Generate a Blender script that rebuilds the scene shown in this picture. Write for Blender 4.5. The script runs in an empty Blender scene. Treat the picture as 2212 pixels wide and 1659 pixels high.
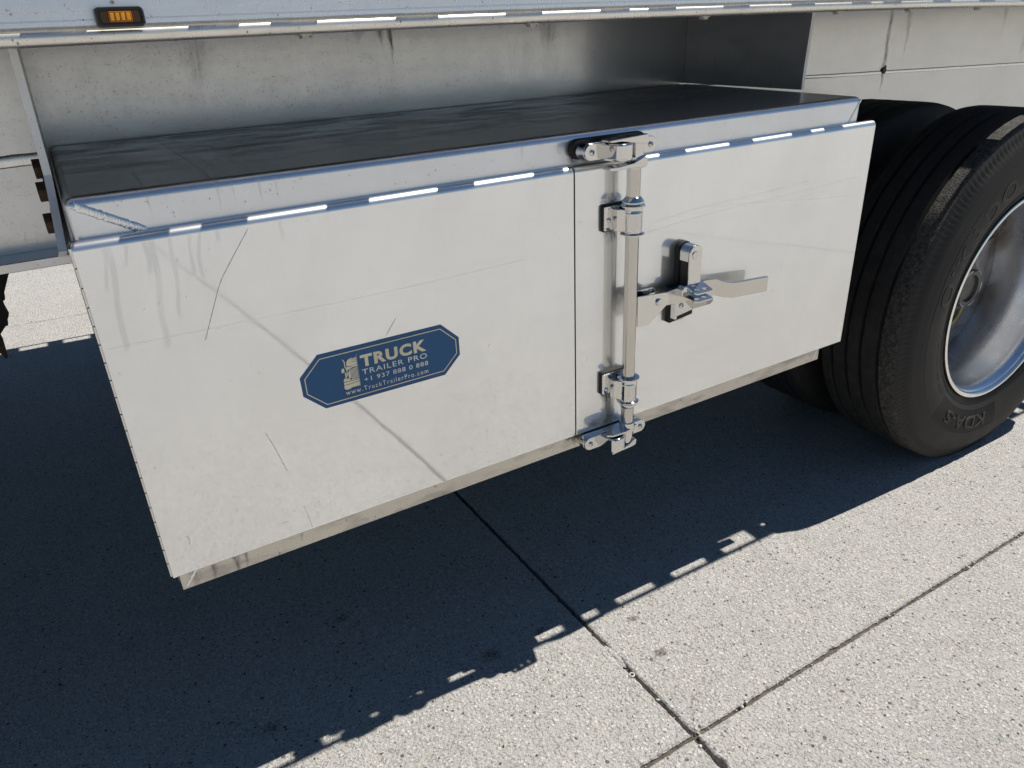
import bpy, bmesh, math, random
from mathutils import Vector, Matrix, noise
random.seed(7)
R = math.radians
sc = bpy.context.scene
col = sc.collection
# authoring frame: top left corner of the tool box doors = (0, 0, 0); x along the trailer, y into it, z up.
OFF = Vector((0, 0, 1.03))
# ------------------------------------------------------------------ camera, world, sun
cam = bpy.data.cameras.new('camera'); camo = bpy.data.objects.new('camera', cam); col.objects.link(camo)
r_, d_, f_ = Vector((0.8548, -0.5172, -0.0433)), Vector((-0.2585, -0.3519, -0.8996)), Vector((0.4501, 0.7802, -0.4345))
m = Matrix((r_, -d_, -f_)).transposed().to_4x4(); m.translation = Vector((0.0144, -1.0302, 0.2153)) + OFF
camo.matrix_world = m
cam.sensor_width = 36; cam.lens = 36 * 1585.85 / 2212; cam.clip_start = 0.02; cam.clip_end = 3000
sc.camera = camo
w = bpy.data.worlds.new('World'); sc.world = w; w.use_nodes = True
wn = w.node_tree.nodes; wl = w.node_tree.links
sky = wn.new('ShaderNodeTexSky'); sky.sky_type = 'NISHITA'; sky.sun_disc = False
LD = Vector((-0.577, 0.026, -1)).normalized()
sky.sun_elevation = math.asin(-LD.z); sky.sun_rotation = math.atan2(-LD.x, -LD.y)
sky.air_density = 1.0; sky.dust_density = 0.0; sky.ozone_density = 3.0
bg = wn['Background']; bg.inputs['Strength'].default_value = 0.05
hs = wn.new('ShaderNodeHueSaturation'); hs.inputs['Saturation'].default_value = 1.06
wl.new(sky.outputs[0], hs.inputs['Color']); wl.new(hs.outputs[0], bg.inputs[0])
sl = bpy.data.lights.new('sun', 'SUN'); sl.energy = 5.0; sl.angle = R(0.45); sl.color = (1.0, 0.955, 0.88)
so = bpy.data.objects.new('sun', sl); col.objects.link(so); so.rotation_euler = LD.to_track_quat('-Z', 'Y').to_euler(); so.location = (3, 0, 6)
sc.view_settings.view_transform = 'Standard'; sc.view_settings.look = 'None'
sc.view_settings.exposure = 0.32; sc.view_settings.gamma = 1; sc.view_settings.use_curve_mapping = False

sc.cycles.max_bounces = 8; sc.cycles.diffuse_bounces = 3; sc.cycles.glossy_bounces = 5; sc.cycles.transmission_bounces = 4; sc.cycles.caustics_refractive = False; sc.cycles.caustics_reflective = False

# ------------------------------------------------------------------ node helpers
class NT:
    def __init__(s, name):
        s.m = bpy.data.materials.new(name); s.m.use_nodes = True
        s.t = s.m.node_tree; s.t.nodes.clear()
        s.out = s.n('ShaderNodeOutputMaterial')
    def n(s, typ, **kw):
        o = s.t.nodes.new(typ)
        for k, v in kw.items():
            setattr(o, k, v)
        return o
    def put(s, sock, v):
        if v is None: return
        if isinstance(v, bpy.types.NodeSocket): s.t.links.new(v, sock)
        else:
            if isinstance(v, (tuple, list)) and len(v) == 3 and sock.type == 'RGBA': v = (*v, 1)
            sock.default_value = v
    def math(s, op, a, b=None, c=None, clamp=False):
        o = s.n('ShaderNodeMath', operation=op, use_clamp=clamp)
        s.put(o.inputs[0], a); s.put(o.inputs[1], b); s.put(o.inputs[2], c)
        return o.outputs[0]
    def mix(s, f, a, b):
        o = s.n('ShaderNodeMix', data_type='RGBA'); s.put(o.inputs[0], f); s.put(o.inputs[6], a); s.put(o.inputs[7], b)
        return o.outputs[2]
    def mr(s, v, a, b, c=0.0, d=1.0, smooth=False):
        o = s.n('ShaderNodeMapRange'); s.put(o.inputs[0], v)
        if smooth: o.interpolation_type = 'SMOOTHSTEP'
        for i, x in enumerate((a, b, c, d)): s.put(o.inputs[i + 1], x)
        return o.outputs[0]
    def coord(s, scale=(1, 1, 1), loc=(0, 0, 0), src='Object'):
        c = s.n('ShaderNodeTexCoord'); mp = s.n('ShaderNodeMapping'); s.t.links.new(c.outputs[src], mp.inputs[0])
        mp.inputs['Scale'].default_value = scale; mp.inputs['Location'].default_value = loc
        return mp.outputs[0]
    def noise(s, scale, detail=3, rough=.55, vec=None):
        o = s.n('ShaderNodeTexNoise'); s.put(o.inputs['Scale'], scale); o.inputs['Detail'].default_value = detail
        o.inputs['Roughness'].default_value = rough; s.put(o.inputs['Vector'], vec)
        return o.outputs[0]
    def vor(s, scale, vec=None, feature='F1'):
        o = s.n('ShaderNodeTexVoronoi', feature=feature); s.put(o.inputs['Scale'], scale); s.put(o.inputs['Vector'], vec)
        return o
    def bsdf(s, base, rough, metal=0.0, normal=None, **kw):
        o = s.n('ShaderNodeBsdfPrincipled'); s.put(o.inputs['Base Color'], base); s.put(o.inputs['Roughness'], rough)
        s.put(o.inputs['Metallic'], metal); s.put(o.inputs['Normal'], normal)
        for k, v in kw.items(): s.put(o.inputs[k], v)
        return o.outputs[0]
    def bump(s, h, dist, strength=1.0):
        o = s.n('ShaderNodeBump'); s.put(o.inputs['Height'], h); o.inputs['Distance'].default_value = dist; o.inputs['Strength'].default_value = strength
        return o.outputs[0]
    def mixs(s, f, a, b):
        o = s.n('ShaderNodeMixShader'); s.put(o.inputs[0], f); s.t.links.new(a, o.inputs[1]); s.t.links.new(b, o.inputs[2])
        return o.outputs[0]
    def end(s, sh):
        s.t.links.new(sh, s.out.inputs[0]); return s.m

def sep(t, v):
    o = t.n('ShaderNodeSeparateXYZ'); t.t.links.new(v, o.inputs[0]); return o.outputs

def aluminium(name, base=(.8, .8, .79), sharp=.12, soft=.42, fac=.5, specks=.0, speckscale=90, dirt=0.0, dirtcol=(.22, .19, .15),
              streaks=(), drips=False, grain=True, wavy=0.0, dirtbands=None, bare=0.0):
    t = NT(name)
    ge = t.n('ShaderNodeNewGeometry'); sb = t.n('ShaderNodeVectorMath', operation='SUBTRACT'); t.t.links.new(ge.outputs['Position'], sb.inputs[0]); sb.inputs[1].default_value = tuple(OFF)
    c = t.coord(); X, Y, Z = sep(t, sb.outputs[0])
    big = t.noise(3.0, 4, .6, c)
    fine = t.noise(1.0, 4, .65, t.coord((60, 60, 18)))
    colr = t.mix(t.mr(big, .35, .7), base, tuple(b * .93 for b in base))
    colr = t.mix(t.mr(fine, .45, .75, 0, .22), colr, tuple(b * .88 for b in base))
    dmask = None
    def add(mask, cl, amt=1.0):
        nonlocal colr, dmask
        mk = t.math('MULTIPLY', mask, amt)
        colr = t.mix(mk, colr, cl)
        dmask = mk if dmask is None else t.math('MAXIMUM', dmask, mk)
    if dirt > 0:
        n = t.noise(1.0, 6, .7, t.coord((9, 9, 30)))
        add(t.mr(n, .48, .75, 0, dirt), dirtcol)
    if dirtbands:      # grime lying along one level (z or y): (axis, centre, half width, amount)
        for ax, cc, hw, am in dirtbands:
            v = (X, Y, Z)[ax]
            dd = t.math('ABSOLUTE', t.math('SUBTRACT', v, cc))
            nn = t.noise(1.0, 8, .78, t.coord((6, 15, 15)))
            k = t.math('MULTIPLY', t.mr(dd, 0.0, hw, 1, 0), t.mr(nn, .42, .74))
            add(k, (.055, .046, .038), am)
    if specks > 0:
        v = t.vor(1.0, t.coord((speckscale * 1.3, speckscale, speckscale * .7)))
        rnd = sep(t, v.outputs['Color'])
        th = t.mr(rnd[0], 1 - .9 * specks, 1.0, 0, .30)
        k = t.math('LESS_THAN', v.outputs['Distance'], th)
        add(k, (.10, .09, .08), .65)
        v2 = t.vor(1.0, t.coord((speckscale * 3.1, speckscale * 3, speckscale * 2.0), (5, 3, 1)))
        r2 = sep(t, v2.outputs['Color'])
        th2 = t.mr(r2[1], 1 - .7 * specks, 1.0, 0, .32)
        add(t.math('LESS_THAN', v2.outputs['Distance'], th2), (.12, .11, .10), .6)
    for (x0, zt, ln, w0, amt, cl) in streaks:
        nx = t.math('MULTIPLY', t.math('SUBTRACT', t.noise(1.0, 4, .6, t.coord((14, 14, 26))), .5), w0 * 1.3)
        dx = t.math('ABSOLUTE', t.math('ADD', t.math('SUBTRACT', X, x0), nx))
        dep = t.math('DIVIDE', t.math('SUBTRACT', zt, Z), ln)
        wz = t.math('MULTIPLY', t.math('SUBTRACT', 1.0, dep, clamp=True), w0)
        k = t.mr(t.math('SUBTRACT', wz, dx), 0.0, w0 * .9, 0, 1, True)
        k = t.math('MULTIPLY', k, t.mr(t.noise(1.0, 6, .8, t.coord((190, 190, 35))), .35, .62, .0, 1))
        add(k, cl, amt)
    if drips:
        for x0, x1, z1, w0, sd in ((.0406, .0271, -.1405, .0042, 1), (.091, .0756, -.148, .0045, 2), (.113, .1018, -.1095, .003, 3), (.1355, .1308, -.0547, .0025, 4),
                                   (.1473, .1393, -.0627, .0027, 5), (.0594, .0544, -.031, .0025, 6), (.0347, .0271, -.0577, .0025, 7), (.082, .079, -.045, .003, 8), (.172, .17, -.02, .003, 9), (.255, .253, -.03, .0025, 9)):
            line = t.math('ADD', x0, t.math('MULTIPLY', Z, (x1 - x0) / z1))
            wob = t.math('MULTIPLY', t.math('SINE', t.math('ADD', t.math('MULTIPLY', Z, 55 + sd * 7), sd)), .0014)
            dx = t.math('ABSOLUTE', t.math('SUBTRACT', t.math('ADD', X, wob), line))
            k = t.math('MULTIPLY', t.mr(dx, w0 * .6, w0 * 1.05, 1, 0, True), t.mr(Z, -.004, -.009))
            rim = t.math('MULTIPLY', t.mr(Z, -.004, -.009), t.mr(t.math('ABSOLUTE', t.math('SUBTRACT', dx, w0 * .72)), 0, w0 * .3, .35, 0))
            add(t.math('MULTIPLY', t.math('ADD', k, rim, clamp=True), t.mr(Z, z1 - .006, z1 + .002)), (.36, .345, .32), .13)
    nb = t.noise(1.0, 3, .5, t.coord((160, 160, 25)))
    nor = None
    if wavy > 0:
        nor = t.bump(t.math('ADD', t.noise(4.5, 2, .5, c), t.math('MULTIPLY', nb, .02)), wavy, 1.0)
    elif grain:
        nor = t.bump(nb, .00006, .5)
    rs = t.math('ADD', t.mr(t.noise(1.0, 5, .7, t.coord((30, 30, 9))), .3, .8, sharp * .8, sharp * 1.5), 0.0)
    if dmask is not None:
        rs = t.math('ADD', rs, t.math('MULTIPLY', dmask, .4)); rf = t.math('ADD', soft, t.math('MULTIPLY', dmask, .3)); me = t.math('SUBTRACT', 1.0 - bare, t.math('MULTIPLY', dmask, .8), clamp=True)
    else:
        rf = soft; me = 1.0 - bare
    a = t.bsdf(colr, rs, me, nor); b = t.bsdf(colr, rf, me, nor)
    return t.end(t.mixs(fac, a, b))

def simple(name, base, rough, metal=0, bump=0, bscale=200, var=0.15, **kw):
    t = NT(name); c = t.coord()
    n = t.noise(bscale * .3, 4, .6, c)
    cl = t.mix(t.mr(n, .3, .7), tuple(b * (1 - var) for b in base), tuple(min(1, b * (1 + var)) for b in base))
    nor = t.bump(t.noise(bscale, 4, .6, c), bump) if bump else None
    return t.end(t.bsdf(cl, rough, metal, nor, **kw))

# ------------------------------------------------------------------ materials
WARM = (.83, .82, .80)
M = {}
M['door'] = aluminium('door_aluminium', (.915, .92, .922), sharp=.035, soft=.40, fac=.50, specks=.012, speckscale=300, drips=True, wavy=.0005)
M['door_plain'] = aluminium('door_aluminium_clean', (.915, .92, .922), sharp=.035, soft=.40, fac=.48, specks=.010, speckscale=300, wavy=.0005)
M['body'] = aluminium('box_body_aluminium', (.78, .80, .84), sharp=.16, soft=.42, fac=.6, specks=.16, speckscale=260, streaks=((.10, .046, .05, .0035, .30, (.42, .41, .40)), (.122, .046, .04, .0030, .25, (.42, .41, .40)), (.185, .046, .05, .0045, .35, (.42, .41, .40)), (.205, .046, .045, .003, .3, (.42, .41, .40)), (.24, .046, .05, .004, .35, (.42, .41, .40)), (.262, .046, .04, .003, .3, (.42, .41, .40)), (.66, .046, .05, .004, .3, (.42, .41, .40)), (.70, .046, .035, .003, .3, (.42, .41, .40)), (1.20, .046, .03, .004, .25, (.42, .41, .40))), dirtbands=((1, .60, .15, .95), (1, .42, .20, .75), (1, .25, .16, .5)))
M['lipbody'] = M['body']
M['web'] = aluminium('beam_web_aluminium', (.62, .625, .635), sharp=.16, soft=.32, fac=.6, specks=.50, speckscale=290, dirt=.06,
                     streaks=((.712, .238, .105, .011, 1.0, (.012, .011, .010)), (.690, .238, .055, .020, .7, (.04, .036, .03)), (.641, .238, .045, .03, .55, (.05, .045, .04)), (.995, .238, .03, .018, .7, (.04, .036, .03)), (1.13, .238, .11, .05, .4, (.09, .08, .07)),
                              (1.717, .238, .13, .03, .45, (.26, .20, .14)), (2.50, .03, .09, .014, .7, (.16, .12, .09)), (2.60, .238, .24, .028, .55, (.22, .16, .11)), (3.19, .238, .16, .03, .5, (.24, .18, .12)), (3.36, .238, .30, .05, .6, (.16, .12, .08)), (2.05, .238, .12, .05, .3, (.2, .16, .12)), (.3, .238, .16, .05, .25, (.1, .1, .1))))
M['plate'] = aluminium('gusset_aluminium', (.74, .74, .74), sharp=.28, soft=.5, fac=.7, specks=.05, speckscale=110, dirtbands=((1, .56, .05, .7),))
M['cut'] = aluminium('cut_edge_aluminium', (.80, .80, .80), sharp=.35, soft=.6, fac=.6, specks=.1, speckscale=300, bare=.85)
M['plate_dark'] = aluminium('shaded_gusset_aluminium', (.46, .48, .51), sharp=.3, soft=.5, fac=.8, specks=.05, speckscale=250, dirt=.15, dirtcol=(.12, .11, .10), bare=.5)  # darker gusset metal: the right plate's shade is put into the base colour
M['rail'] = aluminium('rail_aluminium', (.82, .855, .93), sharp=.24, soft=.42, fac=.6, specks=.08, speckscale=260)
M['railnose'] = aluminium('rail_nose_aluminium', (.88, .85, .79), sharp=.26, soft=.45, fac=.6, specks=.16, speckscale=190, dirt=.22)
M['lip'] = aluminium('dirty_lip_aluminium', (.66, .62, .56), sharp=.3, soft=.5, fac=.7, specks=.1, speckscale=150, dirt=.55,
                     streaks=((.03, -.50, .09, .016, 1.0, (.10, .08, .06)), (.058, -.50, .08, .012, 1.0, (.12, .09, .07)), (.092, -.50, .10, .012, 1.2, (.05, .04, .03)), (.108, -.50, .08, .008, 1.0, (.07, .055, .04)), (.20, -.50, .06, .010, .7, (.12, .1, .08)), (.76, -.51, .05, .02, .9, (.04, .035, .03))))
t = NT('chrome'); c = t.coord()
M['chrome'] = t.end(t.bsdf((.70, .69, .67), t.mr(t.noise(60, 4, .6, c), .3, .8, .03, .09), 1.0, t.bump(t.noise(70, 2, .5, c), .00022)))
t = NT('dull_stainless'); c = t.coord()
M['rod'] = t.end(t.bsdf((.60, .58, .54), t.mr(t.noise(1.0, 4, .6, t.coord((120, 120, 6))), .3, .8, .05, .16), 1.0, t.bump(t.noise(1.0, 3, .5, t.coord((260, 260, 4))), .0004)))
t = NT('brushed_handle'); c = t.coord()
M['handle'] = t.end(t.bsdf((.66, .635, .59), t.mr(t.noise(1.0, 4, .6, t.coord((200, 120, 20))), .3, .8, .12, .26), 1.0, t.bump(t.noise(1.0, 3, .5, t.coord((300, 300, 30))), .00015)))
t = NT('swirled_steel'); c = t.coord()
M['swirl'] = t.end(t.bsdf((.74, .725, .69), .09, 1.0, t.bump(t.noise(75, 2, .5, c), .0011)))
M['rubber'] = simple('black_rubber_gasket', (.008, .008, .008), .65, bump=.0004, bscale=300)
t = NT('tyre_tread'); c = t.coord()
du = t.noise(40, 6, .75, c)
M['tyre'] = t.end(t.bsdf(t.mix(t.mr(du, .45, .8), (.012, .012, .012), (.045, .040, .033)), t.mr(du, .3, .8, .55, .85), 0, t.bump(t.noise(220, 4, .7, c), .0012)))
t = NT('tyre_scrubbed_shoulder'); c = t.coord()
du = t.noise(90, 6, .85, c)
M['tyre_worn'] = t.end(t.bsdf(t.mix(t.mr(du, .42, .68), (.016, .016, .015), (.125, .115, .10)), .85, 0, t.bump(t.math('ADD', t.noise(260, 5, .8, c), t.vor(260, c).outputs[0]), .0022)))
t = NT('tyre_sidewall'); c = t.coord()
du = t.noise(7, 5, .65, c)
M['sidewall'] = t.end(t.bsdf(t.mix(t.mr(du, .35, .75), (.013, .0125, .012), (.030, .028, .026)), t.mr(du, .3, .8, .50, .75), 0, t.bump(t.noise(380, 3, .6, c), .0003), **{'Specular IOR Level': .28}))
M['sidewall_dark'] = simple('tyre_panel_black', (.005, .005, .006), .5, bump=.0001, bscale=300, **{'Specular IOR Level': .15})
M['sidewall_letter'] = simple('tyre_letter_rubber', (.027, .026, .025), .55, **{'Specular IOR Level': .3})
M['groove'] = simple('dusty_groove', (.085, .075, .062), .9, bump=.001, bscale=300, var=.4)
t = NT('wheel_aluminium'); c = t.coord()
M['rim'] = t.end(t.bsdf((.90, .91, .93), t.mr(t.noise(12, 4, .6, c), .3, .8, .24, .36), 1.0, t.bump(t.noise(9, 2, .5, c), .0002)))
M['rimlip'] = simple('polished_rim_lip', (.92, .90, .86), .22, 1.0, var=.05)
t = NT('wheel_disc_dirty'); c = t.coord(); n1 = t.noise(9, 5, .6, c)
M['disc'] = t.end(t.bsdf(t.mix(t.mr(n1, .40, .62), (.34, .35, .37), (.13, .10, .07)), .5, t.mr(n1, .40, .62, .8, .1), t.bump(t.noise(60, 4, .6, c), .001)))
M['hub'] = simple('grey_hub_casting', (.13, .125, .12), .42, .6, bump=.0006, bscale=120)
M['hubedge'] = simple('worn_hub_edge', (.6, .6, .6), .3, 1.0)
M['hose'] = simple('yellow_hose', (.42, .33, .12), .5)
M['black'] = simple('black_part', (.012, .012, .012), .5)
M['housing'] = simple('black_lamp_housing', (.012, .014, .014), .28, var=.3)
t = NT('amber_lens'); c = t.coord()
M['amber'] = t.end(t.bsdf((.60, .17, .008), .12, 0, None, **{'Transmission Weight': .35, 'IOR': 1.45}))
M['amberdark'] = simple('amber_reflector', (.95, .42, .03), .2, .3)
M['amberdim'] = simple('dark_amber_lens', (.10, .035, .008), .15)
M['blue'] = simple('sticker_blue', (.003, .078, .205), .42, var=.06, bscale=60)
M['cream'] = simple('sticker_cream', (.74, .67, .49), .5, var=.05)
M['creamw'] = simple('sticker_pale_print', (.76, .76, .73), .5, var=.05)
M['rust'] = simple('rusty_bolt', (.075, .045, .026), .75, .2, bump=.001, bscale=200, var=.5)
M['galv'] = simple('zinc_bolt', (.45, .42, .38), .5, .7, bump=.0005, bscale=200, var=.3)
M['weld'] = aluminium('weld_metal', (.84, .84, .84), sharp=.22, soft=.4, fac=.5, specks=.1, speckscale=300)
M['steel_black'] = simple('black_steel', (.018, .017, .016), .6, .1, bump=.0006, bscale=90, var=.4)
M['flap'] = simple('rusty_black_rubber', (.010, .008, .007), .8, bump=.002, bscale=60, var=.5)
M['scratch'] = simple('scratch_mark', (.24, .24, .25), .5, .7)
M['faint'] = simple('faint_scratch', (.86, .85, .84), .35, 1.0, var=.04)
M['smudge'] = simple('black_smear', (.03, .028, .025), .8)
M['wood'] = simple('deck_wood', (.12, .08, .05), .7)

def concrete(name, tint=(1, 1, 1)):
    t = NT(name)
    oi = t.n('ShaderNodeObjectInfo')
    cc = t.n('ShaderNodeTexCoord'); va = t.n('ShaderNodeVectorMath', operation='ADD')
    t.t.links.new(cc.outputs['Object'], va.inputs[0])
    cmb = t.n('ShaderNodeCombineXYZ'); t.t.links.new(t.math('MULTIPLY', oi.outputs['Random'], 37.0), cmb.inputs[0]); t.t.links.new(cmb.outputs[0], va.inputs[1])
    c = va.outputs[0]
    # warped coordinates so that the stones are irregular
    nz = t.n('ShaderNodeTexNoise'); nz.inputs['Scale'].default_value = 90; nz.inputs['Detail'].default_value = 3; t.t.links.new(c, nz.inputs['Vector'])
    sc_ = t.n('ShaderNodeVectorMath', operation='SCALE'); t.t.links.new(nz.outputs['Color'], sc_.inputs[0]); sc_.inputs['Scale'].default_value = .008
    wv = t.n('ShaderNodeVectorMath', operation='ADD'); t.t.links.new(c, wv.inputs[0]); t.t.links.new(sc_.outputs[0], wv.inputs[1]); W = wv.outputs[0]
    v1 = t.vor(140, W); r1 = sep(t, v1.outputs['Color'])
    v2 = t.vor(320, W); r2 = sep(t, v2.outputs['Color'])
    v3 = t.vor(58, W); r3 = sep(t, v3.outputs['Color'])
    big = t.noise(1.3, 5, .6, c); mid = t.noise(9, 5, .65, c); fine = t.noise(420, 4, .7, c)
    base = t.mix(t.mr(big, .3, .7), (.450, .446, .434), (.508, .504, .494))
    base = t.mix(t.mr(mid, .4, .75, 0, .4), base, (.33, .31, .285))
    base = t.mix(t.mr(fine, .38, .68, 0, .65), base, (.23, .22, .20))
    base = t.mix(t.mr(t.noise(.7, 4, .6, c), .40, .62, 0, .30), base, (.41, .395, .37))
    base = t.mix(t.mr(t.noise(5.5, 4, .6, c), .48, .66, 0, .35), base, (.50, .47, .455))
    # sand grains
    base = t.mix(t.mr(r2[0], .35, 1.0, 0, .55), base, (.62, .60, .56))
    base = t.mix(t.mr(r2[1], .78, .95, 0, .75), base, (.17, .155, .14))
    # stones: pale, grey, tan, pink and a few dark ones
    s1 = t.math('MULTIPLY', t.math('LESS_THAN', v1.outputs['Distance'], t.mr(r1[2], .0, 1.0, .12, .50)), t.math('GREATER_THAN', r1[0], .50))
    stone = t.n('ShaderNodeValToRGB'); t.t.links.new(r1[1], stone.inputs[0]); cr = stone.color_ramp; cr.interpolation = 'CONSTANT'
    for i, (p, cl) in enumerate(((0, (.60, .58, .54)), (.22, (.42, .41, .40)), (.42, (.60, .585, .55)), (.62, (.50, .42, .34)), (.74, (.33, .31, .30)), (.86, (.55, .47, .44)), (.95, (.07, .065, .06)))):
        if i < 2: e = cr.elements[i]; e.position = p
        else: e = cr.elements.new(p)
        e.color = (*cl, 1)
    base = t.mix(s1, base, stone.outputs[0])
    s3 = t.math('MULTIPLY', t.math('LESS_THAN', v3.outputs['Distance'], .22), t.math('GREATER_THAN', r3[0], .90))
    base = t.mix(s3, base, t.mix(t.math('GREATER_THAN', r3[1], .5), (.58, .56, .53), (.13, .12, .115)))
    st = t.noise(3.3, 5, .75, c)
    base = t.mix(t.mr(st, .66, .78, 0, .45), base, (.17, .16, .145))
    h = t.math('ADD', t.math('MULTIPLY', t.math('SUBTRACT', 1.0, v1.outputs['Distance']), t.mr(r1[0], .2, 1, .25, 1.0)), t.math('MULTIPLY', fine, .45))
    h = t.math('ADD', h, t.math('MULTIPLY', t.noise(170, 4, .7, c), .9))
    base = t.mix(t.mr(t.noise(170, 4, .7, c), .30, .46, .42, 0), base, (.15, .145, .14))
    h = t.math('ADD', h, t.math('MULTIPLY', t.math('SUBTRACT', 1.0, v2.outputs['Distance']), .3))
    h = t.math('ADD', h, t.math('MULTIPLY', s3, .3))
    pit = t.vor(85, t.coord((1, 1, 1), (3, 4, 0))); rp = sep(t, pit.outputs['Color'])
    pk = t.math('MULTIPLY', t.math('LESS_THAN', pit.outputs['Distance'], .13), t.math('GREATER_THAN', rp[0], .94))
    base = t.mix(t.math('MULTIPLY', pk, .8), base, (.06, .055, .05))
    h = t.math('SUBTRACT', h, t.math('MULTIPLY', pk, .9))
    return t.end(t.bsdf(base, .85, 0, t.bump(h, .0042, 1.0), **{'Specular IOR Level': .3}))
M['concrete'] = concrete('brushed_concrete')
M['joint'] = simple('joint_dirt', (.095, .080, .062), .95, bump=.004, bscale=160, var=.5)
M['pebble'] = simple('pale_pebble', (.45, .43, .40), .8, bump=.001, bscale=200, var=.3)
M['pebble_dark'] = simple('dark_pebble', (.10, .095, .09), .7, bump=.001, bscale=200, var=.3)

# ------------------------------------------------------------------ mesh helpers
def empty(name, loc=(0, 0, 0), **tags):
    o = bpy.data.objects.new(name, None); col.objects.link(o); o.location = Vector(loc) + OFF; o.empty_display_size = .1
    for k, v in tags.items(): o[k] = v
    o['_o'] = list(Vector(loc)); return o
def org(p):
    return Vector(p['_o']) if p is not None and '_o' in p else Vector((0, 0, 0))
class B:
    def __init__(s): s.v = []; s.f = []
    def add(s, vs, fs):
        n = len(s.v); s.v += [Vector(a) for a in vs]; s.f += [tuple(i + n for i in f) for f in fs]; return s
    def box(s, x0, x1, y0, y1, z0, z1):
        return s.hexa([(x0, y0, z0), (x1, y0, z0), (x1, y1, z0), (x0, y1, z0), (x0, y0, z1), (x1, y0, z1), (x1, y1, z1), (x0, y1, z1)])
    def hexa(s, p):
        return s.add(p, [(3, 2, 1, 0), (4, 5, 6, 7), (0, 1, 5, 4), (1, 2, 6, 5), (2, 3, 7, 6), (3, 0, 4, 7)])
    def prism(s, poly, a, b, axis='y', fn=None):
        """poly: 2D outline; axis y -> (x,z), axis z -> (x,y), axis x -> (y,z)"""
        n = len(poly)
        def P(q, h):
            return {'y': (q[0], h, q[1]), 'z': (q[0], q[1], h), 'x': (h, q[0], q[1])}[axis]
        vs = [P(q, a) for q in poly] + [P(q, b) for q in poly]
        fs = [tuple(range(n)), tuple(range(2 * n - 1, n - 1, -1))] + [(i, i + n, (i + 1) % n + n, (i + 1) % n) for i in range(n)]
        return s.add(vs, fs)
    def cyl(s, p0, p1, r0, r1=None, seg=24, cap=True):
        r1 = r0 if r1 is None else r1
        p0, p1 = Vector(p0), Vector(p1); d = (p1 - p0).normalized()
        u = d.orthogonal().normalized(); v = d.cross(u)
        vs = []
        for p, r in ((p0, r0), (p1, r1)):
            vs += [p + (u * math.cos(2 * math.pi * k / seg) + v * math.sin(2 * math.pi * k / seg)) * r for k in range(seg)]
        fs = [(k, (k + 1) % seg, (k + 1) % seg + seg, k + seg) for k in range(seg)]
        if cap: fs += [tuple(range(seg - 1, -1, -1)), tuple(range(seg, 2 * seg))]
        return s.add(vs, fs)
    def lathe(s, prof, c, axis='z', seg=48, closed=False, mod=None):
        """prof: (h, r) list about an axis through c"""
        c = Vector(c); vs = []
        for j, (h, r) in enumerate(prof):
            for k in range(seg):
                a = 2 * math.pi * k / seg; hh = h; rr = r
                if mod: hh, rr = mod(j, k, h, r)
                if axis == 'z': vs.append(c + Vector((rr * math.cos(a), rr * math.sin(a), hh)))
                else: vs.append(c + Vector((rr * math.cos(a), hh, rr * math.sin(a))))
        fs = []
        m_ = len(prof)
        for j in range(m_ if closed else m_ - 1):
            for k in range(seg):
                a, b = j * seg + k, j * seg + (k + 1) % seg
                a2, b2 = ((j + 1) % m_) * seg + k, ((j + 1) % m_) * seg + (k + 1) % seg
                fs.append((a, b, b2, a2))
        if not closed:
            fs.append(tuple(range(seg))[::-1]); fs.append(tuple(range((m_ - 1) * seg, m_ * seg)))
        return s.add(vs, fs)
    def tube(s, pts, r, seg=12):
        pts = [Vector(p) for p in pts]; vs = []; n = len(pts)
        for i, p in enumerate(pts):
            d = (pts[min(i + 1, n - 1)] - pts[max(i - 1, 0)]).normalized(); ref = Vector((0, 1, 0)) if abs(d.y) < .9 else Vector((1, 0, 0))
            u = d.cross(ref).normalized(); v = d.cross(u); rr = r(i) if callable(r) else r
            vs += [p + (u * math.cos(2 * math.pi * k / seg) + v * math.sin(2 * math.pi * k / seg)) * rr for k in range(seg)]
        fs = [(i * seg + k, i * seg + (k + 1) % seg, (i + 1) * seg + (k + 1) % seg, (i + 1) * seg + k) for i in range(n - 1) for k in range(seg)]
        fs += [tuple(range(seg - 1, -1, -1)), tuple(range((n - 1) * seg, n * seg))]
        return s.add(vs, fs)
    def make(s, name, mat, parent=None, bevel=0, seg=2, smooth=40, **tags):
        o_ = org(parent) if parent is not None else None
        if parent is None:     # top level thing of one mesh: origin at its bounding box base
            xs = [v.x for v in s.v]; ys = [v.y for v in s.v]; zs = [v.z for v in s.v]
            o_ = Vector(((min(xs) + max(xs)) / 2, (min(ys) + max(ys)) / 2, min(zs)))
        me = bpy.data.meshes.new(name); me.from_pydata([tuple(v - o_) for v in s.v], [], s.f); me.validate(); me.update()
        bm = bmesh.new(); bm.from_mesh(me); bmesh.ops.recalc_face_normals(bm, faces=bm.faces); bm.to_mesh(me); bm.free()
        me.materials.append(M[mat] if isinstance(mat, str) else mat)
        me.polygons.foreach_set('use_smooth', [True] * len(me.polygons))
        try: me.set_sharp_from_angle(angle=R(smooth))
        except Exception: pass
        o = bpy.data.objects.new(name, me); col.objects.link(o)
        if parent is not None: o.parent = parent; o['_o'] = list(o_)
        else: o.location = o_ + OFF; o['_o'] = list(o_)
        if bevel:
            b = o.modifiers.new('bevel', 'BEVEL'); b.width = bevel; b.segments = seg; b.limit_method = 'ANGLE'; b.angle_limit = R(35); b.harden_normals = True
        for k, v in tags.items(): o[k] = v
        return o
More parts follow.
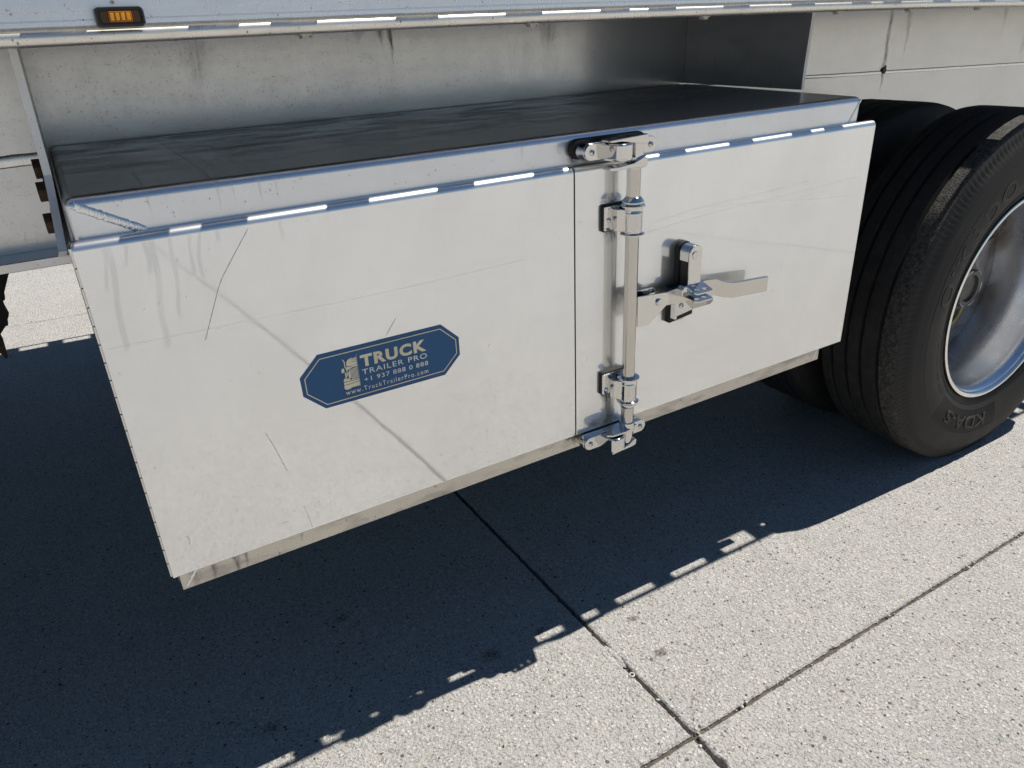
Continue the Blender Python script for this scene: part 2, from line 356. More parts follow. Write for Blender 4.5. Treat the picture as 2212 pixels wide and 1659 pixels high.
def capsule(x0, x1, zc, h, n=10, left=True, right=True):
    pts = []
    if right: pts += [(x1 - h + h * math.cos(a), zc + h * math.sin(a)) for a in [(-math.pi / 2 + math.pi * k / n) for k in range(n + 1)]]
    else: pts += [(x1, zc - h), (x1, zc + h)]
    if left: pts += [(x0 + h + h * math.cos(a), zc + h * math.sin(a)) for a in [(math.pi / 2 + math.pi * k / n) for k in range(n + 1)]]
    else: pts += [(x0, zc + h), (x0, zc - h)]
    return pts
def strip(pts, th, z0, z1):
    """a flat bar following pts (x,y), th thick, from z0 to z1 (lists or numbers)"""
    b = B(); n = len(pts); L = []
    for i, p in enumerate(pts):
        p = Vector((p[0], p[1])); q = Vector(pts[min(i + 1, n - 1)][:2]) - Vector(pts[max(i - 1, 0)][:2]); q.normalize(); nn = Vector((-q.y, q.x)) * th / 2
        a = z0[i] if isinstance(z0, (list, tuple)) else z0; c_ = z1[i] if isinstance(z1, (list, tuple)) else z1
        L += [(p.x + nn.x, p.y + nn.y, a), (p.x - nn.x, p.y - nn.y, a), (p.x - nn.x, p.y - nn.y, c_), (p.x + nn.x, p.y + nn.y, c_)]
    fs = []
    for i in range(n - 1):
        for k in range(4): fs.append((4 * i + k, 4 * i + (k + 1) % 4, 4 * i + 4 + (k + 1) % 4, 4 * i + 4 + k))
    fs += [(3, 2, 1, 0), tuple(4 * (n - 1) + k for k in range(4))]
    return b.add(L, fs)
def curve_mesh(build, extrude, offset=0, bevel=0):
    cu = bpy.data.curves.new('tmp', 'CURVE'); cu.dimensions = '2D'; cu.fill_mode = 'BOTH'; cu.extrude = extrude; cu.offset = offset
    for poly in build:
        sp = cu.splines.new('POLY'); sp.points.add(len(poly) - 1); sp.use_cyclic_u = True
        for i, q in enumerate(poly): sp.points[i].co = (q[0], q[1], 0, 1)
    return grab(cu)
def grab(cu):
    o = bpy.data.objects.new('tmp', cu); col.objects.link(o)
    dg = bpy.context.evaluated_depsgraph_get(); me = bpy.data.meshes.new_from_object(o.evaluated_get(dg))
    vs = [v.co.copy() for v in me.vertices]; fs = [tuple(p.vertices) for p in me.polygons]
    bpy.data.objects.remove(o); bpy.data.curves.remove(cu); bpy.data.meshes.remove(me)
    return vs, fs
def text(body, offset=0.0, spacing=1.0, extrude=.02):
    cu = bpy.data.curves.new('tmp', 'FONT'); cu.body = body; cu.size = 1; cu.offset = offset; cu.extrude = extrude; cu.space_character = spacing; cu.resolution_u = 4
    vs, fs = grab(cu)
    x0 = min(v.x for v in vs); x1 = max(v.x for v in vs); y0 = min(v.y for v in vs); y1 = max(v.y for v in vs)
    return [((v.x - x0) / (x1 - x0), (v.y - y0) / (y1 - y0), v.z / extrude) for v in vs], fs, (x1 - x0) / (y1 - y0)

# ------------------------------------------------------------------ pavement (a touch of fall along the trailer)
SL = .022; GZ0 = -1.03 + SL * 2.23
def gz(x): return GZ0 - SL * x
def build_pavement():
    def lift(o):
        o.rotation_euler = (0, math.atan(SL), 0); o.location = Vector((0, 0, GZ0)) + OFF
    S0 = 3.455; X0 = .760; Y0 = -.362
    b = B(); n = 40; h0 = 1500
    lo, hi = X0 - 5 * S0, X0 + 5 * S0; ylo, yhi = Y0 - 5 * S0, Y0 + 5 * S0
    b.add([(-h0, -h0, -.03), (h0, -h0, -.03), (h0, h0, -.03), (-h0, h0, -.03)], [(0, 1, 2, 3)])
    g = 0
    me = B()
    zb = g - .06
    me.add([(-h0, -h0, g), (h0, -h0, g), (h0, h0, g), (-h0, h0, g), (lo, ylo, g), (hi, ylo, g), (hi, yhi, g), (lo, yhi, g), (lo, ylo, zb), (hi, ylo, zb), (hi, yhi, zb), (lo, yhi, zb)],
           [(0, 1, 5, 4), (1, 2, 6, 5), (2, 3, 7, 6), (3, 0, 4, 7), (4, 5, 9, 8), (5, 6, 10, 9), (6, 7, 11, 10), (7, 4, 8, 11), (8, 9, 10, 11)])
    me.v = [v for v in me.v]
    pav = me.make('pavement', 'concrete', None, kind='structure'); pav['_o'] = [0, 0, 0]
    # make() moved the origin: put it back so that the object's frame is the tilted ground frame
    off = Vector((0, 0, -.06)); pav.data.transform(Matrix.Translation(off)); lift(pav)
    for v in pav.data.vertices: pass
    gw = .0045
    def edge(x0, y0, x1, y1, nrm, fine, wid=1.0):
        L = math.hypot(x1 - x0, y1 - y0); k = max(2, int(L / (.0055 if fine else .35)))
        out = []
        for i in range(k):
            u = i / k; x = x0 + (x1 - x0) * u; y = y0 + (y1 - y0) * u
            j = 0
            if fine:
                j = noise.noise(Vector((x * 45, y * 45, 3.3))) * .0013 + max(0, noise.noise(Vector((x * 22, y * 22, 9.1))) - .30) * .010 + max(0, noise.noise(Vector((x * 90, y * 90, 4.1))) - .15) * .006 + noise.noise(Vector((x * 160, y * 160, 1))) * .0010 
            out.append((x + nrm[0] * j, y + nrm[1] * j))
        return out
    for i in range(-5, 5):
        for k in range(-5, 5):
            x0, x1 = X0 + i * S0, X0 + (i + 1) * S0; y0, y1 = Y0 + k * S0, Y0 + (k + 1) * S0
            fine = i in (-1, 0) and k in (-1, 0, 1)
            gx = .0046; gy = .0036
            a0, a1, c0, c1 = x0 + gx, x1 - gx, y0 + gy, y1 - gy
            P = edge(a0, c0, a1, c0, (0, 1), fine) + edge(a1, c0, a1, c1, (-1, 0), fine) + edge(a1, c1, a0, c1, (0, -1), fine) + edge(a0, c1, a0, c0, (1, 0), fine)
            cx_, cy_ = (x0 + x1) / 2, (y0 + y1) / 2; m_ = len(P); ins = .003
            def inset(p, d):
                x = min(max(p[0], a0 + d), a1 - d); y = min(max(p[1], c0 + d), c1 - d)
                return (x + (0 if (abs(x - p[0]) > 1e-9) else 0), y)
            top = []
            for p in P:
                q = [p[0], p[1]]
                if p[0] < a0 + .02 and not (c0 + .0 >= p[1]): q[0] += ins
                elif p[0] > a1 - .02: q[0] -= ins
                if p[1] < c0 + .02: q[1] += ins
                elif p[1] > c1 - .02: q[1] -= ins
                top.append(q)
            bb = B()
            bb.add([(p[0], p[1], -.055) for p in P] + [(p[0], p[1], -.0025) for p in P] + [(q[0], q[1], .0003) for q in top],
                   [tuple(range(2 * m_, 3 * m_))] + [(j, (j + 1) % m_, (j + 1) % m_ + m_, j + m_) for j in range(m_)] + [(j + m_, (j + 1) % m_ + m_, (j + 1) % m_ + 2 * m_, j + 2 * m_) for j in range(m_)])
            me_ = bpy.data.meshes.new('slab'); me_.from_pydata([tuple(v - Vector((cx_, cy_, 0))) for v in bb.v], [], bb.f); me_.materials.append(M['concrete'])
            o = bpy.data.objects.new('slab', me_); col.objects.link(o); o.parent = pav; o.location = (cx_, cy_, 0)
    # joint filler strips, lying a little below the slab tops
    jf = B()
    for i in range(-4, 5):
        x = X0 + i * S0; jf.add([(x - .009, ylo, -.045), (x + .009, ylo, -.045), (x + .009, yhi, -.045), (x - .009, yhi, -.045)], [(0, 1, 2, 3)])
    for k in range(-4, 5):
        y = Y0 + k * S0; jf.add([(lo, y - .009, -.0062), (hi, y - .009, -.0062), (hi, y + .009, -.0062), (lo, y + .009, -.0062)], [(0, 1, 2, 3)])
    me_ = bpy.data.meshes.new('joint_filler'); me_.from_pydata([tuple(v) for v in jf.v], [], jf.f); me_.materials.append(M['joint'])
    o = bpy.data.objects.new('joint_filler', me_); col.objects.link(o); o.parent = pav
    pb = []
    for i in range(15):
        u = i / 14; y = -.085 - .075 * u; wdt = .0052 * math.sin(math.pi * u) ** .5 + .0008
        pb.append((X0 - wdt + noise.noise(Vector((i, 0, 0))) * .002, X0 + wdt + noise.noise(Vector((i, 5, 0))) * .004, y, -.006 + .0062 * math.sin(math.pi * u)))
    me_ = bpy.data.meshes.new('joint_patch'); me_.from_pydata([v for a_, b_, y, z in pb for v in ((a_, y, z), (X0, y, z + .0014), (b_, y, z))], [], [(3 * i + k, 3 * i + k + 1, 3 * i + k + 4, 3 * i + k + 3) for i in range(14) for k in range(2)])
    me_.materials.append(M['concrete']); o = bpy.data.objects.new('joint_patch', me_); col.objects.link(o); o.parent = pav
    # grit lying in the joints
    def grit(name, mat, items):
        bm = bmesh.new()
        for (x, y, z, r) in items:
            mt = Matrix.Translation((x, y, z)) @ Matrix.Rotation(random.random() * 6, 4, 'Z') @ Matrix.Diagonal((r * random.uniform(.8, 1.3), r * random.uniform(.7, 1), r * random.uniform(.5, .8), 1))
            q = bmesh.ops.create_icosphere(bm, subdivisions=1, radius=1, matrix=mt)
            for v in q['verts']: v.co += Vector([random.uniform(-.15, .15) * r for _ in range(3)])
        me_ = bpy.data.meshes.new(name); bm.to_mesh(me_); bm.free(); me_.materials.append(M[mat])
        for p in me_.polygons: p.use_smooth = True
        o = bpy.data.objects.new(name, me_); col.objects.link(o); lift(o); o['kind'] = 'stuff'; return o
    A = []; D = []
    for q in range(150):
        if random.random() < .45: x, y = X0 + random.gauss(0, .0025), random.uniform(-.8, 1.2); z = -.009
        else: x, y = random.uniform(.3, 2.6), Y0 + random.gauss(0, .003); z = -.003
        r = random.uniform(.0009, .0026)
        (A if random.random() < .75 else D).append((x, y, z, r))
    for x, y, r in ((.768, -.368, .0055), (.752, -.385, .0045), (.772, -.352, .004), (.757, -.262, .004), (.885, -.363, .0045), (.9, -.36, .0035), (1.66, -.366, .005), (1.69, -.362, .004), (1.35, -.363, .004), (.61, -.366, .004)):
        A.append((x, y, .001, r))
    for q in range(120):
        D.append((random.uniform(.0, 2.4), random.uniform(-.62, 0.1), .001, random.uniform(.0009, .0022)))
    for q in range(160):
        A.append((random.uniform(.0, 2.4), random.uniform(-.62, 0.2), .001, random.uniform(.0009, .0022)))
    g1 = grit('joint_grit', 'pebble', A); g1['label'] = 'pale grit and small stones caught in the concrete joints'
    g2 = grit('dark_grit', 'pebble_dark', D); g2['label'] = 'scattered dark grit specks on the sunlit concrete'
    wa = B().lathe([(0, .0035), (.0016, .0035), (.0016, .0062), (0, .0062)], (.7545, -.186, gz(.7545) + .001), 'z', 20, closed=True)
    wa.make('washer', 'galv', None, label='small steel washer lying on the joint between two slabs', category='washer')
build_pavement()

# ------------------------------------------------------------------ trailer
tr = empty('flatbed_trailer', (1.5, 1.33, -1.03), label='aluminium flatbed trailer with slotted side rail, deep beam and dual wheels beside the tool box', category='trailer')
X0T, X1T = -3.2, 5.5
YF = 2.66     # far rail
def camber(x):
    x = min(max(x, -.3), 2.6); return -.002 + .0075 * x - .0055 * x * x
def sweep(prof, name, mat, parent, mirror=None, smooth=40):
    xs = [X0T + (X1T - X0T) * k / 90 for k in range(91)]; b = B(); n = len(prof); vs = []
    for x in xs:
        for (y, z) in prof:
            yy = y if mirror is None else mirror - y
            vs.append((x, yy, z + camber(x)))
    fs = [(i * n + k, i * n + (k + 1) % n, (i + 1) * n + (k + 1) % n, (i + 1) * n + k) for i in range(90) for k in range(n)]
    fs += [tuple(range(n)), tuple(range(90 * n, 91 * n))]
    return b.add(vs, fs).make(name, mat, parent, smooth=smooth)
face = [(.006, .2415), (.006, .2464), (.0072, .2468), (.0072, .2474), (.006, .2478), (.006, .2560), (.0052, .2566), (.0044, .2574), (.0044, .2720), (.006, .345), (.10, .345), (.10, .340), (.03, .340), (.012, .30), (.012, .2415)]
nose = [(.0125, .2416), (.0060, .2416), (.0052, .2408)] + [(.0118 - .0092 * math.cos(a), .2308 + .0088 * math.sin(a)) for a in [R(x) for x in (66, 50, 35, 20, 0, -20, -40, -60, -80)]] + [(.060, .2218), (.060, .2260), (.0125, .2275)]
face = [(y + .0022, z) for y, z in face]; nose = [(y + .0022, z) for y, z in nose]
for mir, nm in ((None, 0), (YF, 1)):
    sr = sweep(face, 'side_rail', 'rail', tr, mir)
    sweep(nose, 'rail_nose', 'railnose', sr, mir)
    sg = lambda y: y if mir is None else mir - y
    # slotted flange between rail and rub rail: one 24 inch module = one short and three long slots
    xs = []
    base = .115 + .577 * .3075
    for k in range(-5, 8):
        for (a, w_) in ((0, .0385), (.099, .109), (.273, .109), (.447, .109)):
            xs.append((base + k * .6155 + a - .0035, base + k * .6155 + a + w_))
    xs = [q for q in sorted(xs) if q[0] > X0T + .01 and q[1] < X1T - .01]
    xb = [X0T] + [v for q in xs for v in q] + [X1T]; ys_ = [sg(-.0391), sg(-.0384), sg(.0058), sg(.0066)]
    b = B(); vs = []; fs = []
    for x in xb:
        for z in (.3045, .3105):
            for y in ys_: vs.append((x, y, z))
    for i in range(len(xb) - 1):
        for j in range(3):
            hole = (i % 2 == 1 and j == 1)
            p = i * 8 + j; q = p + 8
            if not hole: fs += [(p, p + 1, q + 1, q), (p + 4, q + 4, q + 5, p + 5)]
        for j in (0, 3): fs.append((i * 8 + j, (i + 1) * 8 + j, (i + 1) * 8 + j + 4, i * 8 + j + 4))
        if i % 2 == 1:
            for j in (1, 2): fs.append((i * 8 + j, (i + 1) * 8 + j, (i + 1) * 8 + j + 4, i * 8 + j + 4))
            for e in (i * 8, (i + 1) * 8): fs.append((e + 1, e + 2, e + 6, e + 5))
    b.add(vs, fs).make('slotted_flange', 'rail', sr, smooth=20)
    y0, y1 = sorted((sg(-.0500), sg(-.0392)))
    B().box(X0T, X1T, y0, y1, .288, .352).make('rub_rail', 'rail', sr, bevel=.001)
# rail underside bolts
bolt = None
for x in (-.02 - .33, .336, .69, 1.049, 1.408, 1.642, 1.90, 2.26, 2.62):
    z = .2219 + camber(x)
    if bolt is None:
        bolt = B().cyl((0, 0, 0), (0, 0, -.0052), .0085, seg=6).cyl((0, 0, .0), (0, 0, -.0015), .011, seg=16).make('rail_bolt', 'galv', tr)
        o = bolt; bo = Vector(org(tr)); o.data.transform(Matrix.Translation(bo))
    else:
        o = bolt.copy(); col.objects.link(o)
    o.location = Vector((x, .028, z)) - org(tr)
# small hole and screw above the marker lamp
B().cyl((.1135, .0055, .2628), (.1135, .0015, .2628), .0019, seg=12).make('rail_screw', 'galv', tr)
# marker lamp
ml = empty('marker_lamp', (.117, .0, .247)); ml.parent = tr; ml.location = Vector((.117, .0, .247)) - org(tr)
def rrect(x0, x1, z0, z1, r, n=5):
    p = []
    for cx_, cz_, a0 in ((x1 - r, z1 - r, 0), (x0 + r, z1 - r, 90), (x0 + r, z0 + r, 180), (x1 - r, z0 + r, 270)):
        p += [(cx_ + r * math.cos(R(a0 + 90 * k / n)), cz_ + r * math.sin(R(a0 + 90 * k / n))) for k in range(n + 1)]
    return p
hou = B()
o1 = rrect(.0915, .1425, .2368, .2577, .005); o2 = rrect(.0945, .1395, .2398, .2550, .003); n = len(o1)
vs = [(p[0], .0055, p[1]) for p in o1] + [(p[0], -.006, p[1]) for p in o1] + [(p[0] + (.117 - p[0]) * .04, -.0085, p[1] + (.2473 - p[1]) * .06) for p in o1] + [(p[0], -.0085, p[1]) for p in o2] + [(p[0], -.0035, p[1]) for p in o2]
fs = [(L * n + k, L * n + (k + 1) % n, (L + 1) * n + (k + 1) % n, (L + 1) * n + k) for L in range(4) for k in range(n)] + [tuple(range(4 * n, 5 * n))]
hou.add(vs, fs).make('lamp_housing', 'housing', ml)
le = B(); le.prism(rrect(.0965, .1378, .2412, .2538, .003), -.0036, -.0048).make('lamp_bezel', 'amberdim', ml, bevel=.0004)
le = B(); le.prism(rrect(.1045, .1290, .2420, .2530, .002), -.0049, -.0100).make('lamp_lens', 'amber', ml, bevel=.0012, seg=3)
rf = B()
for k in range(4): rf.box(.1062 + k * .0056, .1100 + k * .0056, -.0112, -.0101, .2438, .2512)
rf.make('lamp_reflector', 'amberdark', ml, bevel=.0008)
# main beams
for yw, s_ in ((.645, 1), (YF - .645, -1)):
    xs_ = [X0T, 1.3, 1.8, 3.4, X1T]; dr_ = [0, 0, -.012, -.085, -.085]; y0, y1 = sorted((yw, yw + .012 * s_)); b = B(); c2_ = B(); f0, f1 = sorted((yw - .078 * s_, yw + .09 * s_))
    def loft(bb, rows):
        vs = [p for r_ in rows for p in r_]; k = len(rows)
        return bb.add(vs, [(4 * i + q, 4 * i + (q + 1) % 4, 4 * i + 4 + (q + 1) % 4, 4 * i + 4 + q) for i in range(k - 1) for q in range(4)] + [(3, 2, 1, 0), tuple(4 * (k - 1) + q for q in range(4))])
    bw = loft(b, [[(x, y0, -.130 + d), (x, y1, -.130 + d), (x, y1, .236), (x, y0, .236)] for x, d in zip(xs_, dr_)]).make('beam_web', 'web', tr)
    loft(c2_, [[(x, f0, -.1475 + d), (x, f1, -.1475 + d), (x, f1, -.1302 + d), (x, f0, -.1302 + d)] for x, d in zip(xs_, dr_)]).make('beam_flange', 'web', bw, bevel=.0015)
    if s_ == 1:
        # horizontal weld seam with ripples
        for (xa, xb, zf, rad, stp) in ((-.9, -.003, lambda x: .0365 + (x + .05) * .02, .0112, .0034), (1.63, 4.2, lambda x: .0515 - (x - 1.63) * .0262, .0055, .006)):
            wb = B(); k = int((xb - xa) / stp); pts = []
            for i in range(k + 1):
                x = xa + stp * i; z = zf(x) + noise.noise(Vector((i * .11, xa, 0))) * .0008; rr = rad * (1 + .05 * noise.noise(Vector((i * .3, 1, 1))))
                for q in range(9):
                    a = math.pi * q / 8; crest = 1.0 if i % 2 else .72
                    pts.append((x + .006 * math.sin(a) * (rad / .011), yw - .0004 - .0038 * (rad / .011) * math.sin(a) * crest, z + rr * math.cos(a)))
            wb.add(pts, [(i * 9 + q, i * 9 + q + 1, (i + 1) * 9 + q + 1, (i + 1) * 9 + q) for i in range(k) for q in range(8)])
            wb.make('weld_seam', 'weld', bw, smooth=80)
        B().cyl((2.50, yw - .0050, .0345), (2.50, yw - .0005, .0345), .0105, seg=9).cyl((2.508, yw - .0005, .045), (2.508, yw - .0014, .045), .006, seg=7).make('weld_hole', 'black', bw)
# cross members and deck
for k in range(22):
    x = X0T + .2 + k * .4
    if k == 0:
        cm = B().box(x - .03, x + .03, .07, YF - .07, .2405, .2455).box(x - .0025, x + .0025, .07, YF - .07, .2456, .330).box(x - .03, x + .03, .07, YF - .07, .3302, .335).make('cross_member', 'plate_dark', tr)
    else:
        c2 = cm.copy(); col.objects.link(c2); c2.location = (k * .4, 0, 0)
B().box(X0T, X1T, .032, YF - .032, .3355, .3399).box(X0T, X1T, .101, YF - .101, .3403, .345).make('deck', 'steel_black', tr)
# torn flap hanging at the left
pts = [(-.1434, -.2237), (-.1651, -.266), (-.1671, -.2806), (-.1722, -.2802), (-.1732, -.2916), (-.1699, -.3156), (-.1763, -.3259), (-.1785, -.3394), (-.1827, -.3377), (-.1995, -.3566), (-.225, -.385), (-.27, -.40), (-.33, -.39), (-.36, -.20), (-.35, -.14), (-.15, -.14)]
ff = empty('torn_flap', (-.25, .9, -.45), label='ragged black rubber flap hanging under the trailer beam at the left edge', category='rubber flap')
b = B().prism(pts, .9, .925); b.make('rubber_sheet', 'flap', ff, bevel=.002)
B().prism([(-.2022, -.3626), (-.2007, -.3765), (-.202, -.3973), (-.2033, -.4199), (-.2078, -.4249), (-.2147, -.4077), (-.235, -.392), (-.24, -.372)], .93, .945).make('torn_strip', 'rust', ff, bevel=.002)
B().cyl((-.30, .9125, -.14), (-.30, .9125, .236), .012, seg=12).make('hanger_rod', 'steel_black', ff)

# gusset plates -------------------------------------------------------------
def warped_plate(front, back, th, name, mat, capmat):
    """front: list of (x,y,z) of the front edge (inner face); back: same count at the web"""
    n = len(front); vs = [tuple(p) for p in front] + [tuple(p) for p in back] + [(p[0] - th, p[1], p[2]) for p in front] + [(p[0] - th, p[1], p[2]) for p in back]
    fs = [(i, i + 1, n + i + 1, n + i) for i in range(n - 1)] + [(2 * n + i + 1, 2 * n + i, 3 * n + i, 3 * n + i + 1) for i in range(n - 1)]
    cap = [(2 * n + i, 2 * n + i + 1, i + 1, i) for i in range(n - 1)] + [(n + i, n + i + 1, 3 * n + i + 1, 3 * n + i) for i in range(n - 1)] + [(0, n, 3 * n, 2 * n), (n - 1, 2 * n - 1, 4 * n - 1, 3 * n - 1)]
    b = B().add(vs, fs + cap); o = b.make(name, mat, tr, smooth=20); o.data.materials.append(M[capmat])
    for i, p in enumerate(o.data.polygons):
        if i >= len(fs): p.material_index = 1
    return o
gl = warped_plate([(.0072, .10, .236), (.0069, .10, .22), (.0030, .10, .0740), (.0005, .078, .045), (-.0050, .0265, -.0085), (-.0070, .034, -.0165)],
                  [(.0070, .64, .236), (.0070, .64, .22), (.0030, .64, .0565), (.0, .64, .02), (-.002, .64, -.06), (-.004, .64, -.12)], .0092, 'gusset_plate', 'plate', 'cut')
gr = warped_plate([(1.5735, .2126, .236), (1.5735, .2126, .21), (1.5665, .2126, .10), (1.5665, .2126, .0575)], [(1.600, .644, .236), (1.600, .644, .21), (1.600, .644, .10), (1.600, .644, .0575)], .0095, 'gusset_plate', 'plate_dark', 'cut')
hb = None
for (y, z, x) in ((.215, .0690, -.0080), (.180, .0430, -.0105), (.110, .0125, -.0115)):
    if hb is None:
        hb = B().cyl((0, 0, 0), (-.0125, 0, 0), .0145, seg=6).cyl((.001, 0, 0), (-.0024, 0, 0), .0185, seg=20).make('gusset_bolt', 'rust', gl, bevel=.0006)
        hb.data.transform(Matrix.Translation(org(gl))); o = hb
    else: o = hb.copy(); col.objects.link(o)
    o.location = Vector((x + .003, y, z)) - org(gl)

# wheels -------------------------------------------------------------------
CX, CZ = 2.2315, -.536
def wheel_profile():
    h = [(-.040, .2985), (-.0485, .309), (-.0525, .318), (-.0510, .322), (-.0575, .338), (-.0635, .362), (-.0655, .385), (-.0650, .412), (-.0645, .4125), (-.0630, .435), (-.0585, .452), (-.0585, .4535), (-.0520, .468)]
    sh = [(-.0475, .4765), (-.0455, .486), (-.0425, .4935)]
    return h, sh
def tyre(parent, y0, flip=1):
    h, sh = wheel_profile(); seg = 600
    GR = (.0095, .0610, .1045, .1500)
    def clampm(hh, rr): return hh, rr
    def bld(prof, name, mat, mod=None, closed=False, par=parent, smooth=40, rep=0):
        b = B(); c_ = Vector((CX, y0, CZ)); vs = []; m_ = len(prof)
        for j, (hh, rr) in enumerate(prof):
            for k in range(seg):
                a = 2 * math.pi * k / seg; H, RR = (mod(j, k, hh, rr) if mod else (hh, rr))
                p = c_ + Vector((RR * math.cos(a), H * flip, RR * math.sin(a)))
                lim = gz(p.x) + .0006
                if p.z < lim: p.z = lim
                vs.append(p)
        fs = [(j * seg + k, j * seg + (k + 1) % seg, (j + 1) * seg + (k + 1) % seg, (j + 1) * seg + k) for j in range(m_ - 1) for k in range(seg)]
        return b.add(vs, fs).make(name, mat, par, smooth=smooth)
    # sidewall (outer) with the shoulder lugs notched
    side = h + sh + [(-.0385, .4995)]
    def mod(j, k, H, RR):
        if j >= len(h) and j < len(h) + 3 and k % 3 == 0: return H + (.0020 if j < len(h) + 2 else .0006), RR - .0006
        return H, RR
    t_ = bld(side, 'tyre', 'sidewall', mod, smooth=35)
    sh_rib = [(-.0385, .4995), (-.033, .5035), (-.020, .5050), (.0035, .5052)]
    bld(sh_rib, 'shoulder_rib', 'tyre_worn', lambda j, k, H, RR: (H, RR + noise.noise(Vector((H * 200, k * .4, 0))) * .0009), par=t_)
    tread = [(.0035, .5052)]
    for i, g in enumerate(GR):
        w_ = .0058
        if i == 0: tread += [(g - w_, .5045), (g - w_ + .0025, .4915)]
        else: tread += [(g - w_, .5055), (g - w_ + .002, .4915)]
        tread += [(g + w_ - .002, .4915), (g + w_, .5055)]
        if i < 3: tread += [((g + GR[i + 1]) / 2, .5058)]
    tread += [(.170, .505), (.1850, .5020), (.193, .493), (.200, .478), (.211, .45), (.2165, .41), (.2155, .375), (.205, .335), (.196, .30)]
    bld(tread, 'tread', 'tyre', lambda j, k, H, RR: (H + noise.noise(Vector((k * .15, RR * 40, H * 9))) * .0010 * (.4 if RR > .49 else 1), RR), par=t_)
    for g in GR:
        bld([(g - .0038, .4925 + .0004), (g, .4938), (g + .0038, .4925 + .0004)], 'tread_groove', 'groove', lambda j, k, H, RR: (H, RR + noise.noise(Vector((k * .35, H * 300, 2))) * .0012), par=t_)
    return t_
def rim(parent, y0, flip=1, dirty=False):
    c_ = (CX, y0, CZ)
    def L(prof, name, mat, par, seg=96):
        return B().lathe([(a * flip, r) for a, r in prof], c_, 'y', seg, closed=True).make(name, mat, par, smooth=50)
    rm = L([(-.041, .2860), (-.036, .2795), (-.010, .2775), (.015, .2735), (.045, .2640), (.075, .2600), (.140, .2590), (.150, .262), (.19, .275), (.196, .296), (.20, .296), (.195, .270), (.15, .2572), (.155, .252), (.140, .254),
            (.141, .2632), (.075, .2644), (.047, .268), (.015, .278), (-.010, .2815), (-.030, .2835), (-.034, .296), (-.036, .2975)][:9] + [(.19, .279), (.196, .299), (.201, .299), (.196, .274), (.150, .2665), (.10, .2650), (.075, .2650), (.047, .2695), (.015, .2790), (-.010, .2825), (-.030, .2850), (-.035, .2965)], 'rim', 'rim', parent)
    L([(-.040, .2985), (-.0455, .3015), (-.0505, .3010), (-.0530, .2970), (-.0515, .2920), (-.0450, .2875), (-.0405, .2862), (-.0352, .2866), (-.0352, .2968), (-.038, .2985)], 'rim_lip', 'rimlip', rm)
    # disc with hand holes
    dsc = []
    N = 60; outer = [(.2625 * math.cos(2 * math.pi * k / N), .2625 * math.sin(2 * math.pi * k / N)) for k in range(N)]
    inner = [(.085 * math.cos(2 * math.pi * k / 30), .085 * math.sin(2 * math.pi * k / 30)) for k in range(30)]
    holes = []
    for i in (6, 7):
        a0 = 2 * math.pi * (i + .35) / 10; holes.append([(.2 * math.cos(a0) + .025 * math.cos(2 * math.pi * k / 16), .2 * math.sin(a0) + .025 * math.sin(2 * math.pi * k / 16)) for k in range(16)])
    vs, fs = curve_mesh([outer, inner] + holes, .006)
    b = B().add([(CX + v.x, y0 + (.150 - .10 * max(0, 1 - abs(math.hypot(v.x, v.y) - .085) / .10) * .45 + v.z) * flip, CZ + v.y) for v in vs], fs)
    b.make('wheel_disc', 'disc', parent, smooth=50)
    return rm
wheels = []
def add_wheel(y0, flip, hubbed):
    wh = empty('wheel', (CX, y0 + .07 * flip, CZ)); wh.parent = tr; wh.location = Vector((CX, y0 + .07 * flip, CZ)) - org(tr)
    tyre(wh, y0, flip); rim(wh, y0, flip)
    if hubbed:
        hp = []
        for k in range(72):
            a = 2 * math.pi * k / 72; hp.append(a)
        prof = [(.150, .098), (.128, .098), (.120, .086), (.095, .080), (.088, .074), (.082, .064)]
        hb_ = B().lathe([(a * flip, r) for a, r in prof], (CX, y0, CZ), 'y', 64).make('hub', 'hub', wh, smooth=45)
        # scalloped cap ring
        def m6(j, k, H, RR): return H, RR * (1 + (.07 * math.cos(6 * 2 * math.pi * k / 72 + .6) if RR > .045 else 0))
        B().lathe([(a * flip, r) for a, r in ((.0825, .056), (.070, .0555), (.0665, .053), (.0665, .0415), (.0745, .0400), (.0755, .0)) ][:5] , (CX, y0, CZ), 'y', 72, mod=m6).make('hub_cap', 'hub', wh, smooth=40)
        for i in range(6):
            a = R(60 * i - 6); pr = B()
            pts = [(CX + .0552 * math.cos(a + t_ * .28), y0 + .0655 * flip, CZ + .0552 * math.sin(a + t_ * .28)) for t_ in (-1, -.5, 0, .5, 1)]
            pr.tube(pts, .0011, 6).make('worn_edge', 'hubedge', hb_)
        hs = []
        for i in range(14):
            u = i / 13; a = R(-78 - 75 * u)
            hs.append((CX - .020 + .062 * math.cos(R(10 - 110 * u)) - .03, y0 + .085 * flip, CZ - .040 + .060 * math.sin(R(10 - 110 * u)) - .012))
        ho = B().tube(hs, .0065, 12).make('inflation_hose', 'hose', wh, smooth=60)
        p = hs[-1]
        B().cyl(p, (p[0] - .10, p[1] + .01, p[2] - .004), .0095, .013, 12).cyl((p[0] - .03, p[1], p[2] + .008), (p[0] - .05, p[1], p[2] + .014), .006, seg=8).make('hose_fitting', 'black', wh)
    return wh
w1 = add_wheel(0.0, 1, True)
w2 = add_wheel(.50, -1, False)
for yv, fl in ((YF, None), (YF - .5, None)):     # far side pair: copies of the near ones turned round
    src = w1 if yv == YF else w2
    c0 = src.copy(); col.objects.link(c0); c0.parent = tr; c0.rotation_euler = (0, 0, math.pi)
    c0.location = Vector((CX, (YF - .07) if yv == YF else (YF - .43), CZ)) - org(tr)
    def cpy(a, b):
        for ch in a.children:
            d = ch.copy(); col.objects.link(d); d.parent = b; cpy(ch, d)
    cpy(src, c0)
